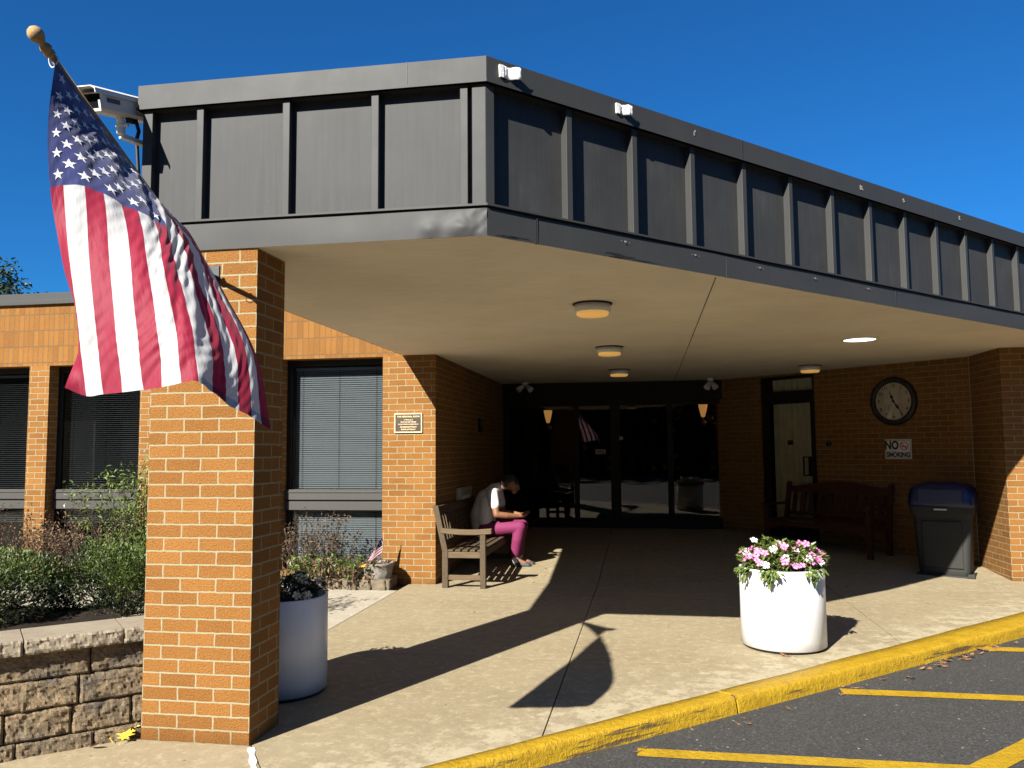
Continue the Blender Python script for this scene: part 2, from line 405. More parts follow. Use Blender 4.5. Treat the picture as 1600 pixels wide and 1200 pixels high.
M['curtain'] = plain('curtain_cloth', (.74,.68,.47), .9)
M['blind'] = plain('blind_slat', (.43,.44,.44), .55, .05)
M['skin'] = plain('skin', (.17,.075,.034), .5, .08)
M['shirt'] = plain('white_shirt', (.55,.55,.54), .8, .06)
M['pants'] = plain('pink_scrubs', (.135,.008,.053), .8, .1)
M['hair'] = plain('black_hair', (.010,.008,.008), .6)
M['shoe'] = plain('dark_shoe', (.03,.03,.03), .6)
M['sock'] = plain('white_sock', (.5,.5,.5), .8)
M['pot'] = stone('pot_stone', [(.06,.055,.05,1), (.20,.18,.155,1), (.36,.34,.30,1)], .6)
M['glass'] = glassy('window_glass', (.43,.46,.47))
M['door_glass'] = glassy('door_glass', (.38,.36,.34))
M['clear_glass'] = glassy('clear_glass', (.85,.87,.85))
M['scrap'] = plain('torn_scrap', (.60,.59,.57), .7, .2, 40, 80, .5, .004)
M['residue'] = plain('adhesive_residue', (.27,.25,.21), .8, .5, 90)
M['tar'] = plain('tar_stain', (.006,.005,.004), .6)  # tar blots and seams, also the painted shadow line under the band lip
# ------------------------------------------------------------------ measures of the place (metres; x along the building front, y into it)
S = 2.611            # underside of the canopy
ZCB, ZTOP = 3.429, 3.5686
ZBT = 2.768
CL, CF, CU = -2.784, 4.025, -0.790
WV, WU = 9.047, -2.389
DVV = 13.5
KS = 14.674          # clock wall lies on x + y = KS
RU, KV = 3.924, 9.847
ZR = 3.386
ZA = -.095           # asphalt
def gz(y): return max(0.0, (y - 9.3)*.052)
Q = 2**.5

# ---------------- ground
g = MB(); g.add([(-160,-160,ZA),(160,-160,ZA),(160,160,ZA),(-160,160,ZA)], [(0,1,2,3)])
tag(g.build('asphalt_ground', M['asphalt']), kind='structure')

def clip(poly, a, b, c):      # keeps a*x + b*y + c >= 0
    out = []
    for i, p in enumerate(poly):
        q = poly[(i+1) % len(poly)]; fp = a*p[0]+b*p[1]+c; fq = a*q[0]+b*q[1]+c
        if fp >= 0: out.append(p)
        if fp*fq < 0:
            t = fp/(fp-fq); out.append((p[0]+(q[0]-p[0])*t, p[1]+(q[1]-p[1])*t))
    return out
back = lambda x: .97*x + 4.96
front = lambda x: .917*x + 4.78
area = [(-16, back(-16)), (12, back(12)), (12, 16), (-16, 16)]
G = .004
def slab(mb, poly, z0=-.09):
    for lo, hi in ((-99, 9.3), (9.3, 99)):
        q = clip(clip(poly, 0, 1, -lo), 0, -1, hi)
        if len(q) < 3: continue
        n = len(q)
        top = [(x, y, gz(y)) for x, y in q]; bot = [(x, y, z0) for x, y in q]
        mb.add(top + bot, [tuple(range(n))] + [(i, n+i, n+(i+1) % n, (i+1) % n) for i in range(n)])
pv = MB()
vs = [-20, 5.985, 8.55, 12.0, 13.6]
LN = lambda q, sg: clip(q, .82*sg, .57*sg, (.82*2.035 - .57*4.03)*sg - G)
for j in range(4):
    us = [-2.700, -.58, 1.9, 5.5, 12]
    for i in range(4):
        p = clip(clip(clip(clip(area, 1, 0, -us[i]-G), -1, 0, us[i+1]-G), 0, 1, -vs[j]-G), 0, -1, vs[j+1]-G)
        if j == 0: p = LN(p, 1)
        if len(p) >= 3: slab(pv, p)
tag(pv.build('pavement', M['concrete']), kind='structure')
pl = MB()
q = MB(); slab(q, LN(clip(clip(area, 1, 0, 16), 0, -1, 4.99), -1)); tag(q.build('footpath', M['concrete3']), kind='structure')
slab(pl, clip(clip(clip(area, 0, 1, -4.99), 0, -1, 8.62), -1, 0, -2.70-G))
tag(pl.build('footpath', M['concrete2']), kind='structure')
sb = MB()
for lo, hi in ((-20, 9.3), (9.3, 13.6)):
    p = clip(clip(area, 0, 1, -lo), 0, -1, hi); n = len(p)
    sb.add([(x, y, gz(y) - .022) for x, y in p], [tuple(range(n))])
tag(sb.build('pavement_joint', M['joint']), kind='structure')
cs = MB(); a = Vector((-2.035, 4.02, .003)); b = Vector((-1.83, 3.66, .003)); d = (b-a).normalized(); s_ = Vector((-d.y, d.x, 0))
P = []
for k in range(9):
    c = a + (b-a)*k/8; w = .016 + .005*math.sin(k*2.1); P += [c - s_*w, c + s_*w]
cs.add(P, [(2*k, 2*k+1, 2*k+3, 2*k+2) for k in range(8)])
tag(cs.build('caulk_strip', M['caulk']), kind='structure')

# ---------------- kerb, cast in lengths with an open joint between them
def curb(mb, x0, x1, nseg):
    def ring(x):
        B = Vector((x, back(x), 0)); n = Vector((.68, -.73, 0)); F = Vector((x, back(x), 0)) + n*((back(x)-front(x))*.73)
        j = lambda k: (mnoise.noise(Vector((x*3.1, k*1.7, .3)))*.006)
        A = F + n*.018
        p = [B + Vector((0,0,ZA)), B + Vector((0,0,.003+j(1))), (B*.5+F*.5) + Vector((0,0,.004+j(2))), (B*.14+F*.86) + Vector((0,0,.003+j(3))), (B*.05+F*.95) + Vector((0,0,.001+j(3))),
             F + n*(.002+j(4)) + Vector((0,0,-.006)), F + n*(.007+j(4)) + Vector((0,0,-.016)), F + n*(.010+j(5)) + Vector((0,0,-.034)), F + n*(.014+j(6)*1.4) + Vector((0,0,-.065)), A + Vector((0,0,ZA-.004))]
        return p
    P = []; F = []
    for k in range(nseg+1): P += ring(x0 + (x1-x0)*k/nseg)
    for k in range(nseg):
        for q in range(9): F.append((k*10+q, (k+1)*10+q, (k+1)*10+q+1, k*10+q+1))
    mb.add(P, F, 0, None, True)
    mb.add(P[:10], [tuple(range(10))]); mb.add(P[-10:], [tuple(range(10))[::-1]])
cb = MB()
for a, b in ((-7.5, -4.3), (-4.292, -2.0), (-1.99, .392), (.408, 3.0), (3.01, 6), (6.01, 11)): curb(cb, a, b, 40)
tag(cb.build('curb', M['curb']), kind='structure')

# ---------------- painted lines of the no parking zone
ln = MB()
def stripe(a, b, w):
    a = Vector(a); b = Vector(b); d = (b-a).normalized(); s = Vector((-d.y, d.x, 0)); n = max(2, int((b-a).length/.12)); P = []
    for k in range(n+1):
        c = a + (b-a)*k/n
        e = .006
        P += [c - s*(w/2 + e*mnoise.noise(c*7)), c + s*(w/2 + e*mnoise.noise(c*7 + Vector((5,0,0))))]
    ln.add(P, [(2*k, 2*k+1, 2*k+3, 2*k+2) for k in range(n)])
zl = ZA + .004
stripe((-.085, 4.505, zl), (1.60, 4.505, zl), .115)
stripe((1.23, 5.783, zl), (2.87, 5.783, zl), .125)
stripe((2.555, 7.125, zl), (4.2, 7.125, zl), .13)
stripe((-1.2, 1.70, zl+.001), (6.0, 8.90, zl+.001), .13)
for v in (3.2,): stripe((-1.35, v, zl), (.3, v, zl), .12)
tag(ln.build('road_markings', M['line']), kind='structure')

# ---------------- brick walls
def wseg(mb, p0, p1, th, z0, z1, mat=0, u0=0.0, zt=None):
    """wall from p0 to p1 (plan), thickness to the left of the direction, uv in metres"""
    p0 = Vector(p0); p1 = Vector(p1); L = (p1-p0).length; d = (p1-p0)/L; n = Vector((-d.y, d.x))*th
    a, b, c, e = p0, p1, p1+n, p0+n
    V = [(*a, z0), (*b, z0), (*b, z1), (*a, z1), (*e, z0), (*c, z0), (*c, z1), (*e, z1)]
    F = [(0,1,2,3), (1,5,6,2), (5,4,7,6), (4,0,3,7), (3,2,6,7), (4,5,1,0)]
    U = [[(u0,z0),(u0+L,z0),(u0+L,z1),(u0,z1)], [(u0+L,z0),(u0+L+th,z0),(u0+L+th,z1),(u0+L,z1)], [(u0,z0),(u0+L,z0),(u0+L,z1),(u0,z1)],
         [(u0-th,z0),(u0,z0),(u0,z1),(u0-th,z1)], [(u0,0),(u0+L,0),(u0+L,th),(u0,th)], [(u0,0),(u0+L,0),(u0+L,th),(u0,th)]]
    mb.add(V, F, mat, U)

bld = thing('brick_building', 'low tan brick building with dark glazed entrance recessed behind the canopy', 'building', (0, WV, 0))
rights = [-3.02, -4.57, -6.11, -7.645, -9.19]
W = 1.255
ZS, ZH = .12, 2.60
w = MB()
edge = WU
for r in rights:
    wseg(w, (r, WV), (edge, WV), .25, -.09, ZH, 0, r)
    edge = r - W
wseg(w, (-14, WV), (edge, WV), .25, -.09, ZH)
for r in rights: wseg(w, (r-W, WV+.002), (r, WV+.002), .246, -.09, ZS, 0, r)
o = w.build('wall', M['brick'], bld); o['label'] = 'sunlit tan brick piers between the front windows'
w = MB(); wseg(w, (-14, WV), (WU, WV), .25, ZH, ZR, 0, .02)
o = w.build('soldier_band', M['soldier'], bld); o['label'] = 'upright tan bricks above the windows'
w = MB(); wseg(w, (WU, WV+.25), (WU, 14.2), -.25 if False else .25, -.09, ZR, 0, .1)
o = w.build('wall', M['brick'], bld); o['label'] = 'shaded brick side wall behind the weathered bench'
# clock wall (45 degrees), with the side door opening
k = lambda x: (x, KS - x)
w = MB()
wseg(w, k(1.10), k(1.73), .25, -.09, S+.3, 0, 0); wseg(w, k(2.394), k(RU), .25, -.09, S+.3, 0, .05)
wseg(w, k(1.73), k(2.394), .25, 2.575, S+.3, 0, 0)
o = w.build('wall', M['brick'], bld); o['label'] = 'diagonal brick wall carrying the clock'
w = MB(); wseg(w, (RU, KS-RU+.2), (RU, KV+.25), .25, -.09, ZR, 0, 0); wseg(w, (RU, KV), (9, KV), .25, -.09, S+.02, 0, 0.0)
o = w.build('wall', M['brick'], bld); o['label'] = 'brick corner half in sun beside the trash can'
mj = MB(); mj.box(RU-.006, RU+.004, KS-RU-.012, KS-RU-.004, .06, S)
mj.build('caulk_joint', M['residue'], bld)
# shell that keeps daylight out of the rooms
sh = MB()
sh.prism([(-14, WV+.02), (3.9, WV+.02), (4.7, 9.87), (9, 14.2), (9, 21), (-14, 21)], ZR-.05, ZR-.002)
sh.box(-14, 9, 20.9, 21, -.2, ZR-.05); sh.box(-14, -13.9, WV+.25, 20.9, -.2, ZR-.05); sh.box(8.9, 9, KV+.25, 20.9, -.2, ZR-.05)
sh.build('roof', M['void'], bld)
rm = MB()
rm.box(-13.8, WU-.3, WV+.9, WV+.95, -.1, ZR-.06)
rm.box(-13.8, WU-.3, WV+.26, WV+.9, -.02, .0)
rm.build('room_wall', M['interior'], bld)
pc = MB(); pc.box(-14, -2.60, WV-.035, WV+.3, ZR, 3.52); pc.box(-14, -2.60, WV-.045, WV-.035, ZR-.012, ZR+.05)
pc.build('parapet_cap', M['bronze'], bld, bevel=.006)

# front windows
def window(r):
    x0, x1 = r - W, r
    y = WV + .17
    fr = MB()
    fr.box(x0, x0+.055, y, y+.06, ZS, ZH); fr.box(x1-.03, x1, y, y+.06, ZS, ZH)
    fr.box(x0+.055, x1-.03, y, y+.06, 2.535, ZH); fr.box(x0+.055, x1-.03, y, y+.06, ZS, ZS+.05)
    wn = fr.build('window', M['dark_frame'], bld, bevel=.003)
    ml = MB(); ml.box(x0+.004, x1-.004, y-.045, y+.058, .935, 1.055); ml.box(x0+.004, x1-.004, y-.02, y+.058, .915, .935, 1); ml.box(x0+.004, x1-.004, y-.04, y+.058, .815, .915)
    ml.box(x0+.004, x1-.004, y-.055, y-.045, 1.02, 1.032)
    ml.build('mullion', [M['mullion'], M['black']], wn, bevel=.003)
    p = MB(); p.add([(x0+.05, y+.03, ZS+.04), (x1-.02, y+.03, ZS+.04), (x1-.02, y+.03, 2.54), (x0+.05, y+.03, 2.54)], [(0,1,2,3)])
    p.build('pane', M['glass'], wn)
    bl = MB(); n = int((2.50-ZS)/.0254)
    tilt = R(56 if r > -4 else 6)
    for i in range(n):
        z = ZS + .04 + i*.0254
        if .80 < z < 1.07: continue
        if r < -4 and z < .62: continue
        dy, dz = .0125*math.cos(tilt), .0125*math.sin(tilt)
        yy = y + .10
        bl.add([(x0+.075, yy-dy, z-dz), (x1-.035, yy-dy, z-dz), (x1-.035, yy, z+.0015), (x0+.075, yy, z+.0015), (x1-.035, yy+dy, z+dz), (x0+.075, yy+dy, z+dz)], [(0,1,2,3), (3,2,4,5)])
    for q in (.13, .5, .87):
        xx = x0 + W*q; bl.box(xx-.0015, xx+.0015, y+.082, y+.085, .62 if r < -4 else ZS+.06, 2.50, 1)
    bl.box(x0+.07, x1-.03, y+.085, y+.12, 2.485, 2.515)
    bl.build('blind', [M['blind'], M['black']], wn)
for r in rights: window(r)

# side door with curtained glass, set in the diagonal wall
T45 = Matrix.Translation((1.73, KS-1.73, gz(12.7))) @ Matrix.Rotation(R(-45), 4, 'Z')   # local x along wall, y inwards
DL = (2.394-1.73)*Q
def lbox(mb, *a, mat=0): mb.box(*a, mat=mat, M=T45)
d = MB(); zt = 2.575 - gz(12.7)
lbox(d, 0, .055, .02, .10, 0, zt); lbox(d, DL-.045, DL, .02, .10, 0, zt); lbox(d, .055, DL-.045, .02, .10, zt-.045, zt); lbox(d, .055, DL-.045, .02, .10, 2.02, 2.17)
lbox(d, .055, .125, .03, .08, .0, 2.02); lbox(d, DL-.10, DL-.045, .03, .08, 0, 2.02); lbox(d, .125, DL-.10, .03, .08, 0, .2); lbox(d, .125, DL-.10, .03, .08, 1.985, 2.02)
dr = d.build('door', M['dark_frame'], bld, bevel=.003); dr['label'] = 'narrow side door with a curtain behind its glass'
p = MB(); f = lambda x, z: T45 @ Vector((x, .055, z))
p.add([f(.12,.2), f(DL-.1,.2), f(DL-.1,1.99), f(.12,1.99)], [(0,1,2,3)]); p.add([f(.05,2.17), f(DL-.05,2.17), f(DL-.05,zt-.04), f(.05,zt-.04)], [(0,1,2,3)])
p.build('pane', M['clear_glass'], dr)
p = MB(); n = 90
P = []
for i in range(n+1):
    x = .10 + (DL-.18)*i/n; yy = .17 + .022*math.sin(i*.62) + .012*math.sin(i*1.7+1)
    P += [T45 @ Vector((x, yy, .02)), T45 @ Vector((x, yy*.7+.05, 1.0)), T45 @ Vector((x, yy, zt-.02))]
p.add(P, [(3*i+j, 3*i+3+j, 3*i+4+j, 3*i+1+j) for i in range(n) for j in (0, 1)], 0, None, True)
p.build('curtain', M['curtain'], dr)
p = MB(); lbox(p, DL-.115, DL-.10, -.03, .03, .92, 1.20); lbox(p, DL-.195, DL-.10, -.045, -.03, 1.185, 1.20); lbox(p, DL-.195, DL-.10, -.045, -.03, .92, .935); lbox(p, DL-.195, DL-.18, -.045, -.03, .935, 1.185)
p.build('handle', M['dark_frame'], dr)
p = MB(); lbox(p, .43, .52, .046, .051, 1.37, 1.44)
p.build('sticker', M['black'], dr)
p = MB(); lbox(p, -.3, DL+.3, .5, .52, -.1, zt); p.build('room_wall', M['void'], dr)

# main glazed entrance
e = MB(); y0, y1 = DVV, DVV+.09; zb = gz(DVV)
e.box(WU, 1.34, y0-.03, y1, 2.30, S-.002)
for a, b in ((WU, WU+.10), (-1.20, -1.12), (-.60, -.44), (.32, .415), (1.19, 1.36)): e.box(a, b, y0, y1, zb-.05, 2.30)
e.box(WU+.1, 1.19, y0+.003, y1-.003, 2.22, 2.30); e.box(WU+.1, 1.19, y0+.003, y1-.003, zb-.05, zb+.16)
en = e.build('entrance_door', M['dark_frame'], bld, bevel=.003); en['label'] = 'dark framed glass entrance doors'
p = MB(); p.add([(WU+.05, y0+.045, zb+.1), (1.25, y0+.045, zb+.1), (1.25, y0+.045, 2.26), (WU+.05, y0+.045, 2.26)], [(0,1,2,3)])
p.build('pane', M['door_glass'], en)
p = MB(); p.box(-.85, -.68, y0+.036, y0+.04, 1.42, 1.50); p.box(-.845, -.685, y0+.034, y0+.036, 1.435, 1.445, 1); p.box(-.82, -.71, y0+.034, y0+.036, 1.455, 1.465, 1); p.box(-.82, -.71, y0+.034, y0+.036, 1.475, 1.485, 1)
p.build('notice', [M['grey_paint'], M['black']], en)
p = MB(); p.box(-.45, -.39, y0-.004, y0-.001, 1.65, 1.71); p.build('notice', M['grey_paint'], en)
p = MB(); p.box(.30, 1.2, y0-.02, y0+.0, zb-.02, zb+.012); p.build('threshold', M['dark_frame'], en)
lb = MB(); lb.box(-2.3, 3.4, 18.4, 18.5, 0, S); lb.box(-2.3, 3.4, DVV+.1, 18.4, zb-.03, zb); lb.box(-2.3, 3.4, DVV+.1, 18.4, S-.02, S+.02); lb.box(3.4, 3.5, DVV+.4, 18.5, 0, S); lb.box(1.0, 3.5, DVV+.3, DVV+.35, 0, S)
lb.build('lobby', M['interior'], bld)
# wall lamps glowing inside the lobby
def lobby_lamp(x, y, z, n):
    t = thing('wall_lamp', n, 'wall lamp', (x, y, z), 0, 'lobby wall lamps')
    b = MB(); b.lathe([(.03, 0), (.055, .10), (.075, .20), (.07, .215)], 14, Matrix.Translation((x, y, z))); b.build('lamp_shade', M['warm'], t)
    b = MB(); b.tube([(x, y, z), (x, y+.02, z-.06), (x+.02, y+.10, z-.10)], .012, 8); b.lathe([(.045, 0), (.045, .015)], 12, Matrix.Translation((x+.02, y+.10, z-.1)) @ Matrix.Rotation(R(90), 4, 'X')); b.build('bracket', M['brass'], t)
lobby_lamp(-1.70, 14.1, 1.97, 'warm glowing wall lamp behind the door glass above the seated person')
lobby_lamp(.93, 13.95, 2.03, 'warm glowing lamp behind the glass at the entrance, nearer the door centre of its pair')
lobby_lamp(1.09, 13.95, 2.03, 'warm glowing lamp behind the glass at the entrance, nearer the brick pier of its pair')
# ---------------- canopy
def offset(pts, d):
    out = []; n = len(pts); V = [Vector(p) for p in pts]
    for i in range(n):
        ds = []
        if i > 0: ds.append((V[i]-V[i-1]).normalized())
        if i < n-1: ds.append((V[i+1]-V[i]).normalized())
        ns = [Vector((-q.y, q.x)) for q in ds]
        m = sum(ns, Vector((0, 0)))/len(ns); m = m/(m.dot(ns[0])/m.length**0 if True else 1) if len(ns) > 1 else m
        if len(ns) > 1:
            b = (ns[0]+ns[1]).normalized(); m = b/b.dot(ns[0])
        out.append(tuple(V[i] + m*d))
    return out
LINE = [(CL, WV+.1), (CL, CF), (CU, CF), (CU+10.5/Q, CF+10.5/Q)]
def strip(mb, d0, d1, z0, z1, mat=0, sub=1):
    a = offset(LINE, d0); b = offset(LINE, d1)
    for i in range(3):
        V = [(*a[i], z0), (*a[i+1], z0), (*a[i+1], z1), (*a[i], z1), (*b[i], z0), (*b[i+1], z0), (*b[i+1], z1), (*b[i], z1)]
        F = [(0,1,2,3), (5,4,7,6), (3,2,6,7), (1,0,4,5)]
        if i == 2: F.append((1,5,6,2))
        mb.add(V, F, mat)
can = thing('canopy', 'dark metal clad entrance canopy with cream stucco underside', 'canopy', (CU, CF, S))
cp = MB(); strip(cp, 0, .30, ZCB, ZTOP); strip(cp, -.006, .02, ZCB, ZCB+.014)
def seam(mb, s, side, z0, z1, mat=1, wd=.004):
    if side == 'L': mb.box(s-wd/2, s+wd/2, CF-.0025, CF+.01, z0, z1, mat)
    else:
        T = Matrix.Translation((CU + s/Q, CF + s/Q, 0)) @ Matrix.Rotation(R(45), 4, 'Z'); mb.box(-wd/2, wd/2, -.0025, .01, z0, z1, mat, T)
seam(cp, -1.22, 'L', ZCB+.014, ZTOP); seam(cp, 2.06, 'R', ZCB+.014, ZTOP); seam(cp, 4.6, 'R', ZCB+.014, ZTOP)
cp.build('roof_cap', [M['bronze'], M['tar']], can)
rf = MB(); q = offset(LINE, .29)
rf.prism([(q[1][0], 13.9), q[1], q[2], q[3], (q[3][0], 13.9)], ZCB+.03, ZCB+.06); rf.build('roof_deck', M['void'], can)
# recessed cladding panels, one per face
ii = offset(LINE, .068)
for i, nm in enumerate(('side', 'front', 'diagonal')):
    f = MB(); a, b = ii[i], ii[i+1]
    f.add([(*a, ZBT-.02), (*b, ZBT-.02), (*b, ZCB+.05), (*a, ZCB+.05)], [(0,1,2,3)])
    f.build('cladding_panel', M['panel'], can)
# raised ribs
def rib(p, ang, wd=.042, dep=.055, nm='rib'):
    T = Matrix.Translation((p[0], p[1], 0)) @ Matrix.Rotation(ang, 4, 'Z')
    f = MB(); f.box(-wd/2, wd/2, .020, .020+dep, ZBT+.008, ZCB+.02, 0, T); return f.build(nm, M['bronze'], can, bevel=.003)
for x in (-2.415, -1.907, -1.402, -.915): rib((x, CF), 0)
for kk in range(20):
    s = .575 + .508*kk; rib((CU+s/Q, CF+s/Q), R(45))
for kk in range(8): rib((CL, CF+.6+.56*kk), R(-90))
t = MB(); a = offset(LINE, .020); b = offset(LINE, .075)
t.prism([(-.872, CF+.020), a[2], (a[2][0]+.055/Q, a[2][1]+.055/Q), (b[2][0]+.03, b[2][1]+.02), (-.872, CF+.075)], ZBT+.008, ZCB+.01)
t.build('corner_trim', M['bronze'], can, bevel=.003)
t = MB(); t.prism([a[1], (a[1][0]+.06, a[1][1]), (a[1][0]+.06, CF+.075), (b[1][0], b[1][1]+.1), (a[1][0], a[1][1]+.1)], ZBT+.008, ZCB+.01)
t.build('corner_trim', M['bronze'], can, bevel=.003)
# lower band with its lip, dented at the corner
bd = MB(); strip(bd, -.012, .12, ZBT, ZBT+.011); strip(bd, .012, .10, ZBT-.012, ZBT, 1)  # black strip under the lip paints in the lip's shadow line
a = offset(LINE, 0); b = offset(LINE, .1); zt_ = ZBT-.012
def band_face(p, q, n, m, fn):
    p = Vector(p); q = Vector(q); d = (q-p).normalized(); nn = Vector((d.y, -d.x)); P = []
    for i in range(n+1):
        for j in range(m+1):
            c = p + (q-p)*(i/n); z = S + (zt_-S)*j/m; o_ = fn((q-p).length*i/n, z); P.append((*(c + nn*o_), z))
    bd.add(P, [(i*(m+1)+j, (i+1)*(m+1)+j, (i+1)*(m+1)+j+1, i*(m+1)+j+1) for i in range(n) for j in range(m)], 0, None, True)
LL = CU - CL
def dent(s, z):
    e = LL - s; w_ = .006*mnoise.noise(Vector((s*2.2, z*5, 0)))
    if e > .45: return w_
    f = math.sin(pi*min(1, e/.36)) if e < .36 else 0
    g_ = math.exp(-((z-S-.045)/.045)**2)
    return max(-.002, w_ + .024*g_*f*math.exp(-((e-.12)/.08)**2) + .014*math.exp(-((e-.30)/.05)**2)*g_ + .016*abs(mnoise.noise(Vector((s*20, z*20, 3))))*math.exp(-e/.10))
band_face(a[0], a[1], 6, 2, lambda s, z: 0)
band_face(a[1], a[2], 150, 14, dent)
band_face(a[2], a[3], 60, 4, lambda s, z: .005*mnoise.noise(Vector((s*1.5, z*5, 7))))
seam(bd, -1.09, 'L', S, zt_, 1); seam(bd, .318, 'R', S, zt_, 1); seam(bd, .324, 'R', S, zt_, 2); seam(bd, 1.865, 'R', S, zt_, 2, .003); seam(bd, 3.9, 'R', S, zt_, 1)
# blackened tar where the band meets the soffit
def blot(mb, s, z, w_, h_, mat, seed, dz=.0035):
    T = Matrix.Translation((CU + s/Q, CF + s/Q, z)) @ Matrix.Rotation(R(45), 4, 'Z'); P = [T @ Vector((0, -dz-.006, 0))]; n = 22
    for i in range(n):
        th = 2*pi*i/n; rr = .65 + .5*mnoise.noise(Vector((math.cos(th)*1.7+seed, math.sin(th)*1.7, seed*3.1)))
        P.append(T @ Vector((w_/2*rr*math.cos(th), -dz-.006, h_/2*rr*math.sin(th))))
    mb.add(P, [(0, 1+i, 1+(i+1) % n) for i in range(n)], mat)
blot(bd, .13, S+.008, .24, .022, 3, 1.2); blot(bd, .22, S+.012, .20, .016, 3, 2.9); blot(bd, .95, S+.014, .36, .03, 3, 4.4); blot(bd, 1.12, S+.006, .34, .018, 3, 6.4)
for s, sd in ((.965, 1), (1.565, 2), (2.2, 3), (2.82, 5), (3.5, 6)): blot(bd, s, ZBT-.05, .035, .014, 4, sd, .001); blot(bd, s-.03, ZBT-.05, .010, .006, 4, sd+.5, .001); blot(bd, s+.033, ZBT-.053, .008, .006, 4, sd+.8, .001)
bd.build('lower_band', [M['bronze'], M['tar'], M['mullion'], M['tar'], M['residue']], can)
for s, sd, ww, hh in ((1.59, 1, .034, .05), (3.466, 2, .06, .06), (4.08, 4, .05, .05), (4.99, 5, .06, .05)):
    ad = MB()
    for q in range(5): blot(ad, s+random.uniform(-.3, .3)*ww, (ZCB+ZTOP)/2+.01+random.uniform(-.3, .3)*hh, ww*random.uniform(.3, .7), hh*random.uniform(.3, .7), 0, sd+q*.7, -.003+q*.0004)
    ad.build('adhesive_mark', M['residue'], can)
sf = MB(); q = offset(LINE, .004)
sf.prism([q[0], q[1], q[2], q[3], (q[3][0], 13.9), (CL+.004, 13.9)], S+.001, S+.03)
sf.build('soffit', M['soffit'], can)
sj = MB(); sj.box(.455, .461, 5.33, DVV-.03, S-.001, S+.0005); sj.build('soffit_joint', M['joint'], can)

# torn scraps hanging on the cap
def scrap(s, w_, h_, lab, seed):
    T = Matrix.Translation((CU + s/Q, CF + s/Q, (ZCB+ZTOP)/2+.012)) @ Matrix.Rotation(R(45), 4, 'Z') @ Matrix.Rotation(R(-3), 4, 'Y')
    m = MB(); P = []; n = 12
    for i in range(n+1):
        for j in range(4):
            u = i/n; x = -w_/2 + w_*u; yy = -.008 - .060*max(0, u-.32)**1.2 - (.010*math.sin(u*9+seed) if u > .3 else 0); z = -h_/2 + h_*j/3 - .010*u + .003*mnoise.noise(Vector((i*.7, j, seed)))
            P.append(T @ Vector((x, yy, z)))
    m.add(P, [(i*4+j, (i+1)*4+j, (i+1)*4+j+1, i*4+j+1) for i in range(n) for j in range(3)], 0, None, True)
    m.box(-w_/2-.02, -w_/2+.004, -.012, .0, -h_/2, h_/2, 0, T)
    o = m.build('torn_bracket', M['scrap']); so = o.modifiers.new('thick', 'SOLIDIFY'); so.thickness = .0015
    tag(o, lab, 'bracket', 'torn brackets on the canopy edge')
scrap(.150, .100, .066, 'torn pale bracket on the canopy cap beside the dented corner', 1)
scrap(.975, .085, .060, 'smaller torn pale bracket further along the diagonal canopy cap', 2)

# ---------------- brick pillar
pr = MB(); PR_, PF_, PW_, PD_ = -2.0566, 4.0396, .61, .337
wseg(pr, (PR_-PW_, PF_), (PR_, PF_), PD_, -.09, S+.002, 0, .0)
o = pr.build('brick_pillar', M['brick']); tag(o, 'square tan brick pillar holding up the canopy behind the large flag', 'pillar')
# ------------------------------------------------------------------ flag on its pole
PT = Vector((-2.292, 2.68, 3.12)); PB = Vector((-2.32, 4.03, 2.462)); PA = (PB-PT).normalized()
fp = thing('flag_pole', 'wooden flag pole slanting up from the brick pillar', 'flag pole', PB)
m = MB(); m.tube([PT + PA*.075, PT + PA*.7, PB + PA*.0], [.0125, .0125, .0125], 14); m.build('pole', M['polewood'], fp)
Z2M = PA.to_track_quat('-Z', 'Y').to_matrix().to_4x4()
TF = Matrix.Translation(PT + PA*.080) @ Z2M
m = MB(); m.lathe([(.014, -.012), (.021, -.006), (.021, .004), (.016, .010), (.024, .022), (.020, .034), (.013, .044), (.015, .052), (.025, .066), (.030, .082), (.029, .097), (.021, .110), (.010, .117), (.0001, .119)], 20, TF); m.build('finial', M['polewood'], fp)
m = MB(); m.box(PB.x-.045, PB.x+.045, PF_-.008, PF_-.001, PB.z-.07, PB.z+.06); m.tube([PB - PA*.16, PB - PA*.0], .018, 12); m.tube([(PB.x, PF_-.004, PB.z-.03), PB - PA*.08], .010, 8); m.ball(tuple(PB - PA*.15 + Vector((0,0,.02))), .010, 8)
m.build('bracket', M['black'], fp)
for kk in (.105, .99):
    m = MB()
    c = PT + PA*kk
    P = [c + Vector((.020*math.cos(t), .004*math.sin(t*2), .026*math.sin(t)-.010)) for t in [2*pi*i/14 for i in range(15)]]
    m.tube(P, .0022, 6, caps=False)
    m.build('ring', M['white_paint'], fp)

